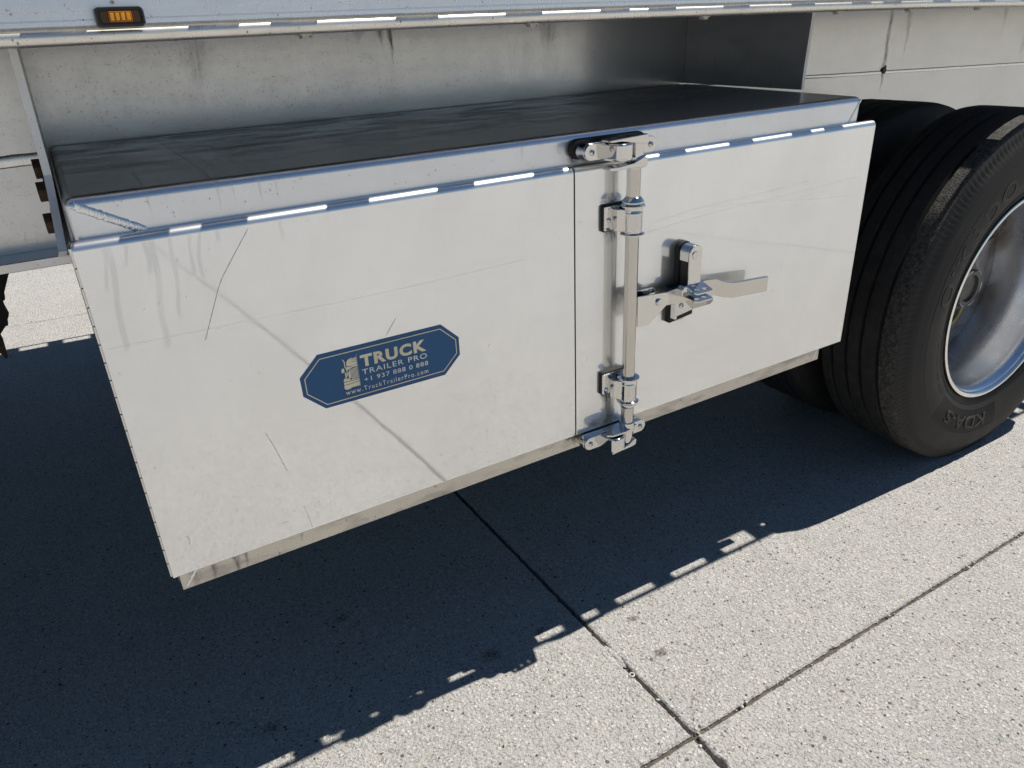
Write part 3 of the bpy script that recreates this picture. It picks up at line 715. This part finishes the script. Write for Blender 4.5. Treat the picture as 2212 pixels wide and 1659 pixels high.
B().cyl((CX, .20, CZ), (CX, YF - .20, CZ), .0635, seg=24).make('axle', 'steel_black', tr)
# lettering on the tyre
def arc_text(body, a_start, a_end, r0, r1, y, mat, off=0.02, thick=.0009, spacing=1.0):
    vs, fs, asp = text(body, off, spacing); out = []
    for u, v, e in vs:
        a = R(a_start + (a_end - a_start) * u); rr = r0 + (r1 - r0) * v
        # the sidewall bulges: keep letters proud of it
        prof = wheel_profile()[0]; yy = y
        for (ya, ra), (yb, rb) in zip(prof, prof[1:]):
            if ra <= rr <= rb: yy = ya + (yb - ya) * (rr - ra) / (rb - ra); break
        out.append((CX + rr * math.cos(a), yy - .0002 - thick * (e * .5 + .5), CZ + rr * math.sin(a)))
    return out, fs
t1 = [c_ for c_ in w1.children if c_.name.startswith('tyre')][0]
vs, fs = arc_text('OIKADO', 171, 114, .352, .400, -.064, 'x', .012, spacing=1.15); B().add(vs, fs).make('sidewall_lettering', 'sidewall_letter', t1)
vs, fs = arc_text('KDA-5', -91, -128.5, .3555, .3955, -.065, 'x', .02, .0022, 1.05); B().add(vs, fs).make('sidewall_lettering', 'sidewall_letter', t1)
def arc_band(a0, a1, r0, r1, th, mat, name, n=40):
    b = B(); prof = wheel_profile()[0]
    def yat(rr):
        for (ya, ra), (yb, rb) in zip(prof, prof[1:]):
            if ra <= rr <= rb: return ya + (yb - ya) * (rr - ra) / (rb - ra)
        return -.06
    rs = [r0 + (r1 - r0) * k / 5 for k in range(6)]; vs = []
    for i in range(n + 1):
        a = R(a0 + (a1 - a0) * i / n)
        for rr in rs: vs.append((CX + rr * math.cos(a), yat(rr) - th, CZ + rr * math.sin(a)))
    fs = [(i * 6 + k, i * 6 + k + 1, (i + 1) * 6 + k + 1, (i + 1) * 6 + k) for i in range(n) for k in range(5)]
    return b.add(vs, fs).make(name, mat, t1)
arc_band(-82.5, -137, .337, .410, .0005, 'sidewall_dark', 'sidewall_panel')
for (a0, a1, r0, r1) in ((-82, -137.5, .410, .412), (-82, -137.5, .335, .337), (-82, -82.4, .335, .412), (-137, -137.5, .335, .412), (175, 60, .4095, .4110), (140, 122, .3440, .3452)):
    arc_band(a0, a1, r0, r1, .0011, 'sidewall_letter', 'moulded_line')
rg = B()
for i in range(34):
    for j in range(3):
        if random.random() < .8:
            a = R(-176 + i * 1.05 + random.uniform(-.2, .2)); rr = .334 + j * .0075 - .0006 * i * 0; al = R(.45)
            pts = [(CX + q * math.cos(a + s_ * al), -.0625 - .0008, CZ + q * math.sin(a + s_ * al)) for q, s_ in ((rr, -1), (rr + .005, -1), (rr + .005, 1), (rr, 1))]
            rg.add(pts, [(0, 1, 2, 3)])
rgo = rg.make('fine_moulded_marks', 'sidewall_letter', t1)

# ------------------------------------------------------------------ tool box
tb = empty('tool_box', (.75, .3, -.5515), label='long aluminium tool box with two flat doors hung under the trailer', category='tool box')
XL = .0056
body = B().hexa([(XL, .0215, -.5505), (1.497, .0215, -.5505), (1.56, .640, -.5505), (XL, .640, -.5505), (XL, .0215, .0545), (1.5200, .0215, .0545), (1.5985, .640, .056), (XL, .640, .056)])
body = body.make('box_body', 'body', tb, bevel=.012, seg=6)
B().hexa([(.0085, .0175, -.5515), (1.4945, .0175, -.5515), (1.4945, .0213, -.5515), (.0085, .0213, -.5515), (.0085, .0175, -.500), (1.4945, .0175, -.500), (1.4945, .0213, -.500), (.0085, .0213, -.500)]).make('bottom_lip', 'lip', tb, bevel=.0012)
def weldbead(p0, p1, n, r, wob=.0008):
    p0, p1 = Vector(p0), Vector(p1); b = B(); d = (p1 - p0).normalized(); nrm = Vector((-d.z, 0, d.x)); L = (p1 - p0).length; k = n * 4; vs = []
    for i in range(k + 1):
        u = i / k; c_ = p0.lerp(p1, u) + nrm * noise.noise(Vector((i * .09, n, 0))) * wob
        rr = r * (1 + .22 * noise.noise(Vector((i * .21, 3, n)))); ph = (i % 4) / 4
        for q in range(11):
            a = math.pi * q / 10; vs.append(c_ + nrm * rr * math.cos(a) + d * (.9 * r * math.sin(a)) + Vector((0, -rr * .42 * math.sin(a) * (.80 + .20 * math.sin(math.pi * ph)) , 0)))
    return b.add(vs, [(i * 11 + q, i * 11 + q + 1, (i + 1) * 11 + q + 1, (i + 1) * 11 + q) for i in range(k) for q in range(10)])
weldbead((.0120, .0214, .047), (.085, .0214, .0050), 26, .0056).make('weld_bead', 'weld', tb, smooth=80)
weldbead((1.516, .0213, .050), (1.484, .0213, .004), 18, .0022, .0006).make('weld_bead', 'weld', tb, smooth=80)
weldbead((.014, .0174, -.548), (.038, .0174, -.517), 10, .0022, .0006).make('weld_bead', 'weld', tb, smooth=80)
weldbead((1.470, .0174, -.546), (1.490, .0174, -.520), 8, .0022, .0006).make('weld_bead', 'weld', tb, smooth=80)
# doors: folded pans, rounded along the top edge
XS = .7490
def door(x0, x1, name, mat, ztop=.0040, rad=.0108, z0=-.513, bl=0):
    n = 7; prof = [(.0205, z0), (.0, z0)]
    prof = [(.0205, z0), (.0018, z0), (.0, z0 + .0018)] + [(rad - rad * math.cos(R(a)), ztop - rad + rad * math.sin(R(a))) for a in [90 * k / n for k in range(n + 1)]] + [(.0205, ztop)]
    b = B().prism(prof, x0, x1, 'x')
    # side folds get a small radius from the bevel on the two end outlines
    return b.make(name, mat, tb, bevel=.0022, seg=3, smooth=30)
dl = door(0.0, XS - .0012, 'door', 'door'); dr = door(XS + .0014, 1.549, 'door', 'door_plain')
dl['label'] = 'wide left door with water stains and a blue sticker'; dr['label'] = 'right door carrying the chrome latch gear'
B().box(.0066, .0085, .020, .0212, -.5, 0)
B().box(XS - .0040, XS + .0040, .0100, .0208, -.511, -.002).make('door_seal', 'rubber', tb)
# hinge along the left end
hg = B().cyl((-.0002, .0120, .0), (-.0002, .0120, -.512), .0016, seg=10).make('hinge', 'steel_black', tb)
kn = None
for k in range(20):
    z = -.0035 - k * .0256
    if kn is None:
        kn = B().cyl((-.0003, .0120, 0), (-.0003, .0120, -.0238), .0031, seg=12).make('knuckle', 'chrome', hg)
        kn.data.transform(Matrix.Translation((0, 0, org(hg).z))); o = kn
    else: o = kn.copy(); col.objects.link(o)
    o.location = (0, 0, z - org(hg).z)
# scratches and scuffs
def scratch(pts, wd=.0007, par=dl, mat='scratch'):
    b = B(); vs = []; n = len(pts)
    P = []
    for i in range(n - 1):
        for k in range(6): P.append(Vector(pts[i]).lerp(Vector(pts[i + 1]), k / 6))
    P.append(Vector(pts[-1]))
    # smooth
    for _ in range(4): P = [P[0]] + [(P[i - 1] + P[i] * 2 + P[i + 1]) / 4 for i in range(1, len(P) - 1)] + [P[-1]]
    for i, p in enumerate(P):
        d = (P[min(i + 1, len(P) - 1)] - P[max(i - 1, 0)]).normalized(); nn = Vector((-d.y, d.x)) * wd / 2 * (.35 + .65 * abs(math.sin(i * 1.7)))
        vs += [(p.x + nn.x, -.00025, p.y + nn.y), (p.x - nn.x, -.00025, p.y - nn.y)]
    fs = [(2 * i, 2 * i + 1, 2 * i + 3, 2 * i + 2) for i in range(len(P) - 1)]
    return b.add(vs, fs).make('scratch', mat, par)
scratch([(.2098, -.0109), (.183, -.045), (.1600, -.075), (.146, -.105), (.1335, -.132), (.1245, -.1518)], .0009)
scratch([(.1757, -.3148), (.1857, -.3487), (.1956, -.3907)], .0009)
scratch([(.2096, -.461), (.2140, -.487), (.2171, -.5085)], .0007)
scratch([(.4042, -.1842), (.395, -.196), (.3849, -.2083)], .0009)
scratch([(.0345, -.447), (.0365, -.455), (.0345, -.463)], .0008)
scratch([(.004, -.1353), (.10, -.1370), (.193, -.1382), (.42, -.1400), (.66, -.1350)], .0006, dl, 'faint')
scratch([(.93, -.118), (1.02, -.108), (1.20, -.104), (1.35, -.098)], .0006, dr, 'faint')
scratch([(.90, -.135), (1.06, -.123), (1.30, -.118), (1.52, -.110)], .0006, dr, 'faint')
scratch([(1.08, -.110), (1.20, -.121), (1.36, -.138), (1.50, -.150)], .0006, dr, 'faint')
for k in range(24):
    x = random.uniform(.02, 1.5); z = random.uniform(-.50, -.02)
    if abs(x - .375) < .15 and abs(z + .26) < .06: continue
    L = random.uniform(.002, .009); a = random.gauss(.3, .9)
    scratch([(x, z), (x + L * math.cos(a) * .5, z + L * math.sin(a) * .5 + .0006), (x + L * math.cos(a), z + L * math.sin(a))], random.uniform(.0003, .0007), dl if x < .745 else dr)

# sticker -------------------------------------------------------------------
oct_ = [(.2722, -.2130), (.4793, -.2130), (.5100, -.2428), (.5100, -.2742), (.4793, -.3038), (.2722, -.3040), (.2410, -.2745), (.2405, -.2438)]
st = B().prism(oct_, -.0005, .0, 'y').make('sticker', 'blue', tb, label='blue eight sided sticker with cream trucking company print')
rin = [(.2740, -.2200), (.4775, -.2197), (.5046, -.2455), (.5046, -.2705), (.4780, -.2966), (.2752, -.2985), (.2470, -.2725), (.2468, -.2470)]
def shrink(p, d):
    cx_ = sum(q[0] for q in p) / 8; cz_ = sum(q[1] for q in p) / 8; n = len(p); out = []
    for i in range(n):
        a, b_, c_ = Vector(p[i - 1]), Vector(p[i]), Vector(p[(i + 1) % n])
        e1 = (b_ - a).normalized(); e2 = (c_ - b_).normalized(); n1 = Vector((e1.y, -e1.x)); n2 = Vector((e2.y, -e2.x))
        nn = (n1 + n2); nn = nn / nn.dot(n1); q = b_ + nn * d; out.append((q.x, q.y))
    return out
r2 = shrink(rin, .0014); n = 8
B().add([(p[0], -.0008, p[1]) for p in rin] + [(p[0], -.0008, p[1]) for p in r2], [(i, (i + 1) % n, (i + 1) % n + n, i + n) for i in range(n)]).make('sticker_border', 'cream', st)
def flat_text(body, x0, x1, z0, z1, mat, off=0.0, spacing=1.0):
    vs, fs, asp = text(body, off, spacing)
    return B().add([(x0 + (x1 - x0) * u, -.0007 - .00015 * (e * .5 + .5), z0 + (z1 - z0) * v) for u, v, e in vs], fs).make('sticker_lettering', mat, st, smooth=10)
flat_text('TRUCK', .3372, .4497, -.2514, -.2310, 'cream', .045, 1.16)
flat_text('TRAILER PRO', .3376, .4497, -.2643, -.2554, 'creamw', .0, 1.15)
flat_text('+1 937 888 0 888', .3394, .4505, -.2772, -.2698, 'creamw', .0, 1.12)
flat_text('www.TruckTrailerPro.com', .3070, .4492, -.2914, -.2836, 'creamw', -.002, 1.3)
lg = B(); LX, LZ = .3052, -.2815     # little front view of a truck, left half
def lp(*p): lg.prism([(LX + a * .001, LZ + b_ * .001) for a, b_ in p], -.0007, -.00085, 'y')
lp((26.4, 0), (26.8, 0), (26.8, 54), (26.4, 54))
lp((9.0, 38), (9.0, 44), (12, 48.5), (19, 50.4), (19, 49.4), (15, 48.4), (20, 49.0), (26, 50), (26, 48.6), (14, 46.9), (26, 47.6), (26, 46), (12.5, 45), (26, 45.4), (26, 43.6), (12, 43), (26, 42.6), (26, 38.8), (18, 37.2))
lp((3.5, 51), (4.6, 51), (7.0, 46), (7.0, 36), (5.6, 36), (5.6, 45.5))
lp((7.2, 36.8), (16, 36.5), (26, 38), (26, 34.5), (19, 34.8), (12, 32.5), (7.2, 31))
lp((0, 29), (0, 34.5), (1.5, 36), (4.3, 36), (4.6, 29))
lp((4.8, 18), (4.8, 28), (7.2, 28), (7.2, 18)); lp((8, 22), (8, 31), (9.3, 31), (9.3, 22))
lp((10, 17), (10, 26), (12.5, 31.5), (13.8, 31.8), (13.8, 17))
for k in range(6): lp((14.6 + k * 1.9, 14.5), (14.6 + k * 1.9, 32.4 + k * .25), (15.7 + k * 1.9, 32.5 + k * .25), (15.7 + k * 1.9, 14.5))
lp((1.2, 13.4), (1.2, 16.5), (3.5, 19.4), (7, 19.8), (7, 17.5), (11.5, 17.2), (11.5, 14.6), (26, 13.6), (26, 12.4))
lp((1.0, 8), (1.0, 12.2), (7, 12.2), (26, 11.6), (26, 9.4), (8, 8))
lp((.6, 2.5), (1.0, 7.2), (6.5, 7.0), (26, 8.4), (26, 1.2), (12, 1.2), (10, -.6), (2.5, -.6))
lg.make('truck_emblem', 'cream', st, smooth=10)

# latch gear ------------------------------------------------------------------
RX, RY = .8515, -.031
rod = B().cyl((RX, RY, -.004), (RX, RY, -.505), .0122, seg=40).make('lock_rod', 'rod', tb, smooth=50)
B().lathe([(-.0535, .0124), (-.0550, .0140), (-.0600, .0182), (-.0635, .0200), (-.0655, .0190), (-.0662, .0126)], (RX, RY, 0), 'z', 40).make('rod_collar', 'chrome', rod, smooth=60)
B().lathe([(-.4530, .0126), (-.4540, .0165), (-.4565, .0176), (-.4610, .0155), (-.4650, .0126)], (RX, RY, 0), 'z', 40).make('rod_collar', 'chrome', rod, smooth=60)
def screw(x, y, z, r, par, name='screw'):
    s_ = B().lathe([(0, r), (-.0008, r), (-.0022, r * .85), (-.0034, r * .55), (-.0038, r * .30), (-.0038, r * .28)], (x, y, z), 'y', 20).make(name, 'chrome', par, smooth=60)
    B().cyl((x, y - .0037, z), (x, y - .0041, z), r * .33, seg=6).make('socket', 'black', par)
    return s_
def rod_bracket(zt, zb, pt, pb):
    br = empty('rod_bracket', (.82, 0, zb)); br.parent = tb; br.location = Vector((.82, 0, zb)) - org(tb)
    hgt = zt - zb
    B().prism(rrect(.8045, .862, pb - .003, pt + .003, .005), -.0070, .0006, 'y').make('gasket', 'rubber', br, bevel=.0015)
    B().prism(rrect(.8060, .868, pb, pt, .0015), -.0102, -.0072, 'y').make('bracket_plate', 'chrome', br, bevel=.0006)
    # barrel with flared ends and a stepped band
    B().lathe([(zt, .0130), (zt + .0008, .0186), (zt + .0002, .0214), (zt - .0018, .0212), (zt - .0030, .0176), (zt - .010, .0170), (zt - .0115, .0182), (zt - .0145, .0184), (zt - .0160, .0176),
               (zb + .014, .0177), (zb + .012, .0168), (zb + .004, .0166), (zb + .003, .0182), (zb + .0015, .0214), (zb - .0002, .0212), (zb - .0008, .0180), (zb, .0130)], (RX, RY, 0), 'z', 56, closed=True).make('bracket_barrel', 'chrome', br, smooth=50)
    # web between plate and barrel
    zc = (zt + zb) / 2
    B().prism([(.8235, -.0103), (.8255, -.0205), (.8305, -.0250), (.8360, -.0405), (.848, -.0480), (.850, -.045), (.842, -.020), (.846, -.0103)], zb + .006, zt - .006, 'z').make('bracket_web', 'chrome', br, bevel=.0012, seg=3)
    screw(.8148, -.0103, zc + .001, .0042, br)
    return br
b1 = rod_bracket(-.0690, -.1200, -.0700, -.1125); b2 = rod_bracket(-.4000, -.4515, -.3925, -.4350)
# keepers
def keeper(zc, lower):
    kp = empty('rod_keeper', (.83, 0, zc)); kp.parent = tb; kp.location = Vector((.83, 0, zc)) - org(tb)
    if not lower:
        B().prism(capsule(.7510, .9120, zc + .0022, .0168, 12), .0105, .0212, 'y').make('gasket', 'rubber', kp, bevel=.002, seg=3)
        B().prism(capsule(.7560, .9095, zc + .0002, .0136, 12), -.0150, .0103, 'y').make('keeper_base', 'chrome', kp, bevel=.0012, seg=3)
    else:
        B().prism(capsule(.7555, .9095, zc, .0136, 12), -.0150, .0170, 'y').make('keeper_base', 'chrome', kp, bevel=.002, seg=3)
    y0 = -.0155
    b = B()
    b.prism(capsule(.7560, .7985, zc, .0135, 12, right=False), -.0205, y0, 'y')
    b.make('keeper_tab', 'chrome', kp, bevel=.0010, seg=3)
    b = B().prism(capsule(.8640, .9090, zc + .0005, .0135, 12, left=False), -.0205, y0, 'y')
    b.make('keeper_tab', 'chrome', kp, bevel=.0010, seg=3)
    # hump: open box with a rounded right flank
    hz0, hz1 = (zc - .0165, zc + .0130) if not lower else (zc - .0195, zc + .0125)
    pts = [(.7945, -.0160), (.7955, -.0240), (.8010, -.0500), (.8060, -.0535), (.8260, -.0535), (.8340, -.0490), (.8370, -.0400), (.8370, -.0160)]
    b = B(); n = len(pts)
    b.prism(pts, hz0, hz1, 'z').make('keeper_hump', 'chrome', kp, bevel=.0046, seg=5)
    screw(.7700, -.0205, zc, .0052, kp); screw(.8955, -.0205, zc, .0052, kp)
    return kp
k1 = keeper(.0270, False); k2 = keeper(-.5285, True)
B().box(.765, .80, .0195, .0209, .004, .0112).make('black_smear', 'smudge', tb) if False else None
# cams (forks) on the rod ends
cu = empty('rod_cam', (RX, RY, 0)); cu.parent = tb; cu.location = Vector((RX, RY, 0)) - org(tb)
B().lathe([(-.0058, .0125), (-.0062, .0146), (-.0040, .0149), (.0, .0150), (.004, .0142), (.006, .0100), (.006, .0098)], (RX, RY, 0), 'z', 40).make('cam_socket', 'chrome', cu, smooth=50)
B().prism([(.784, -.0010), (.792, -.0030), (.830, -.0020), (.862, -.0040), (.8655, .0010), (.8655, .0150), (.858, .0140), (.836, .0060), (.800, .0030), (.785, .0040)], -.0500, -.0300, 'y').make('cam_prong', 'chrome', cu, bevel=.0014, seg=3)
B().prism([(.785, .0465), (.8640, .0500), (.8660, .0480), (.8660, .0340), (.8450, .0365), (.8100, .0425), (.786, .0432)], -.0500, -.0240, 'y').make('cam_prong', 'chrome', cu, bevel=.0012, seg=3)
B().prism([(.8410, -.0280), (.8460, -.0420), (.8600, -.0440), (.8655, -.0380), (.8640, -.0230), (.8430, -.0200)], .0020, .0420, 'z').make('cam_body', 'chrome', cu, bevel=.0020, seg=3)
cl_ = empty('rod_cam', (RX, RY, -.52)); cl_.parent = tb; cl_.location = Vector((RX, RY, -.52)) - org(tb)
B().lathe([(-.4990, .0126), (-.4985, .0148), (-.5060, .0152), (-.5160, .0148), (-.5175, .0120), (-.5420, .0120), (-.5440, .0080)], (RX, RY, 0), 'z', 40).make('cam_socket', 'chrome', cl_, smooth=50)
B().prism([(.7950, -.0390), (.8060, -.0250), (.8500, -.0180), (.8640, -.0260), (.8620, -.0440), (.8350, -.0490), (.8050, -.0470)], -.5130, -.5085, 'z').make('cam_prong', 'chrome', cl_, bevel=.0012, seg=3)
B().prism([(.8050, -.5490), (.8050, -.5540), (.8560, -.5510), (.8640, -.5490), (.8660, -.5380), (.8600, -.5350), (.8450, -.5440), (.8200, -.5485)], -.0460, -.0220, 'y').make('cam_prong', 'chrome', cl_, bevel=.0016, seg=3)
B().prism([(.8660, -.5120), (.8760, -.5130), (.8770, -.5300), (.8700, -.5330), (.8650, -.5250)], -.0330, -.0200, 'y').make('cam_lug', 'chrome', cl_, bevel=.0015, seg=3)
# handle with its welded bracket
th = empty('door_handle', (1.04, -.03, -.27)); th.parent = tb; th.location = Vector((1.04, -.03, -.27)) - org(tb)
gus = [(.8630, -.2385), (.9320, -.2440), (.9400, -.2500), (.9405, -.2660), (.9320, -.2720), (.8910, -.3005), (.8640, -.2990)]
B().prism(gus, -.0385, -.0355, 'y').make('handle_bracket', 'swirl', th, bevel=.0009, seg=2)
B().prism([(.8600, -.2330), (.9120, -.2340), (.9200, -.2400), (.9200, -.2640), (.8640, -.2900)], -.0225, -.0195, 'y').make('handle_bracket', 'swirl', th, bevel=.0009, seg=2)
B().cyl((.9150, -.0384, -.2600), (.9150, -.0425, -.2600), .0076, .0070, seg=28).make('rivet', 'chrome', th, bevel=.0006)
px = [(.905, -.0290), (.94, -.0290), (.965, -.0270), (1.00, -.0262), (1.045, -.0262), (1.070, -.0275), (1.090, -.0335), (1.108, -.0375), (1.130, -.0375), (1.170, -.0345), (1.2165, -.0315)]
zt_ = [-.2480, -.2465, -.2450, -.2445, -.2440, -.2465, -.2555, -.2600, -.2625, -.2660, -.2705]
zb_ = [-.2700, -.2740, -.2765, -.2775, -.2785, -.2815, -.2885, -.2920, -.2940, -.2985, -.3025]
strip(px, .0078, zb_, zt_).make('handle_bar', 'handle', th, bevel=.0014, seg=3, smooth=50)
# hasp over the handle
hs_ = empty('handle_hasp', (1.0, 0, -.31)); hs_.parent = tb; hs_.location = Vector((1.0, 0, -.31)) - org(tb)
def tall(x0, x1, zt2, zb2, n=14):
    r = (x1 - x0) / 2; cx_ = (x0 + x1) / 2
    return [(cx_ + r * math.cos(R(180 * k / n)), zt2 - r + r * math.sin(R(180 * k / n))) for k in range(n + 1)] + [(x0, zb2), (x1, zb2)]
B().prism(tall(.9835, 1.0170, -.1625, -.255), -.0120, .0006, 'y').prism([(.9680, -.250), (1.0290, -.250), (1.0290, -.3165), (.9680, -.3230)], -.0125, .0006, 'y').make('gasket', 'rubber', hs_, bevel=.0012)
B().prism(tall(.9830, 1.0160, -.1645, -.1960), -.0370, -.0155, 'y').make('hasp_head', 'chrome', hs_, bevel=.0012, seg=3)
B().prism(tall(.9850, 1.0165, -.1650, -.2460), -.0408, -.0372, 'y').make('hasp_arm', 'swirl', hs_, bevel=.0012, seg=3)
B().cyl((.9985, -.0407, -.1840), (.9985, -.0425, -.1840), .0080, .0076, seg=28).make('rivet', 'chrome', hs_, bevel=.0005)
B().box(.9870, 1.010, -.0365, -.0150, -.252, -.1970).make('hasp_core', 'black', hs_)
B().prism([(.9700, -.2630), (1.0250, -.2560), (1.0250, -.3050), (.9730, -.3120)], -.0170, -.0126, 'y').make('hasp_base', 'chrome', hs_, bevel=.0009)
B().prism([(.9690, -.2690), (.9750, -.2690), (.9750, -.3120), (.9690, -.3120)], -.0260, -.0128, 'y').make('hasp_rib', 'chrome', hs_, bevel=.0012, seg=3)
screw(.9930, -.0171, -.2900, .0056, hs_)
def circ(cx_, cy_, r, n=18): return [(cx_ + r * math.cos(2 * math.pi * k / n), cy_ + r * math.sin(2 * math.pi * k / n)) for k in range(n)]
def tab(z, tilt, name, x0, x1, y0, y1, holes):
    out = [(a, b_) for a, b_ in rrect(x0, x1, y0, y1, .007)]
    vs, fs = curve_mesh([out] + [circ(*h_) for h_ in holes], .0013)
    b = B().add([(v.x, v.y, z + v.z + (v.y - y1) * tilt) for v in vs], fs)
    return b.make(name, 'chrome', hs_, bevel=.0004, smooth=40)
tab(-.2405, .30, 'lock_tab', .9780, 1.0230, -.0710, -.0370, ((.9900, -.0600, .0050), (1.0090, -.0600, .0050), (.994, -.0460, .0038)))
tab(-.2620, .10, 'lock_tab', .9800, 1.0260, -.0700, -.0170, ((.9920, -.0590, .0050), (1.0105, -.0590, .0050)))
B().prism([(-.0170, -.2630), (-.0680, -.2660), (-.0700, -.2720), (-.0640, -.2800), (-.0170, -.3040)], 1.0225, 1.0250, 'x').make('hasp_cheek', 'chrome', hs_, bevel=.0006)
B().prism([(.9690, -.2470), (.9760, -.2400), (.9830, -.2420), (.9840, -.2560), (.9700, -.2600)], -.0420, -.0260, 'y').make('hasp_knuckle', 'chrome', hs_, bevel=.0022, seg=3)
# grime under the brackets
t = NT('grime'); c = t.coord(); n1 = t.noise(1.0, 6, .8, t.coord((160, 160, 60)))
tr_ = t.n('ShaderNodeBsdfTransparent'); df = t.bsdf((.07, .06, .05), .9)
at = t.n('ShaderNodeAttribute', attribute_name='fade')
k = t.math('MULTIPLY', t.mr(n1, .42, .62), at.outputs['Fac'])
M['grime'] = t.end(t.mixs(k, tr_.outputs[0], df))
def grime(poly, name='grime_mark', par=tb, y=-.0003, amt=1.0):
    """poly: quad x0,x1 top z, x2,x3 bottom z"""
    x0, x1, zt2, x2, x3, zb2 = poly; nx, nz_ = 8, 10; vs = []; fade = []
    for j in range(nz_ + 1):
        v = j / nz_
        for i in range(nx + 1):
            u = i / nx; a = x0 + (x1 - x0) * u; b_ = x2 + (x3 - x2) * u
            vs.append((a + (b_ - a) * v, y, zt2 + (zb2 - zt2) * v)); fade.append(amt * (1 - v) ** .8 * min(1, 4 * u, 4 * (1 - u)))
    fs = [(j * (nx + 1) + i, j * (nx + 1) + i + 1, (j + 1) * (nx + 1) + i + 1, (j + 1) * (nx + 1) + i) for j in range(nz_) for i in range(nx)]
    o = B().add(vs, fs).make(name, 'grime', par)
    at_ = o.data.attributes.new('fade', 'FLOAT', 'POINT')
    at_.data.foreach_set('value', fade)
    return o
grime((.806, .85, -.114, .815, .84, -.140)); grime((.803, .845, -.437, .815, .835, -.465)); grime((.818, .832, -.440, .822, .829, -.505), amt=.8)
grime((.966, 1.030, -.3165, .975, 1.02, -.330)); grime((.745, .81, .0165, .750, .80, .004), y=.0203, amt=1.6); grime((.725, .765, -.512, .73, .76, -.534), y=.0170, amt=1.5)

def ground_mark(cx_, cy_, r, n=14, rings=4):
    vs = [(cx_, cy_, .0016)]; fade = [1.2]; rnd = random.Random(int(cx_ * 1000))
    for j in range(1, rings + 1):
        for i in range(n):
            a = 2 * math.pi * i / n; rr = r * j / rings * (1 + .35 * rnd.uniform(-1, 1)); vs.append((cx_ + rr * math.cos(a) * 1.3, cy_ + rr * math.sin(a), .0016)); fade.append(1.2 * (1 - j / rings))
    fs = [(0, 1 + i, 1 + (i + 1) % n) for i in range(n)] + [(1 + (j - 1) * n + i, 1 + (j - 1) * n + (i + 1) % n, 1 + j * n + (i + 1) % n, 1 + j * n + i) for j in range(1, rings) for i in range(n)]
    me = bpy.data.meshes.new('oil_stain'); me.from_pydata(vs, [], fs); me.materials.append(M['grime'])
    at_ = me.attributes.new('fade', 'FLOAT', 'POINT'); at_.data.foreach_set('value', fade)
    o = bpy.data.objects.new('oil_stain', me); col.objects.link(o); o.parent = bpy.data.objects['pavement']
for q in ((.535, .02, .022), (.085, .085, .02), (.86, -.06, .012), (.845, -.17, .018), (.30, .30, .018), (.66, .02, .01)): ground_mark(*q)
# door labels on the top level only; drop the helper property
for o in bpy.data.objects:
    if '_o' in o: del o['_o']
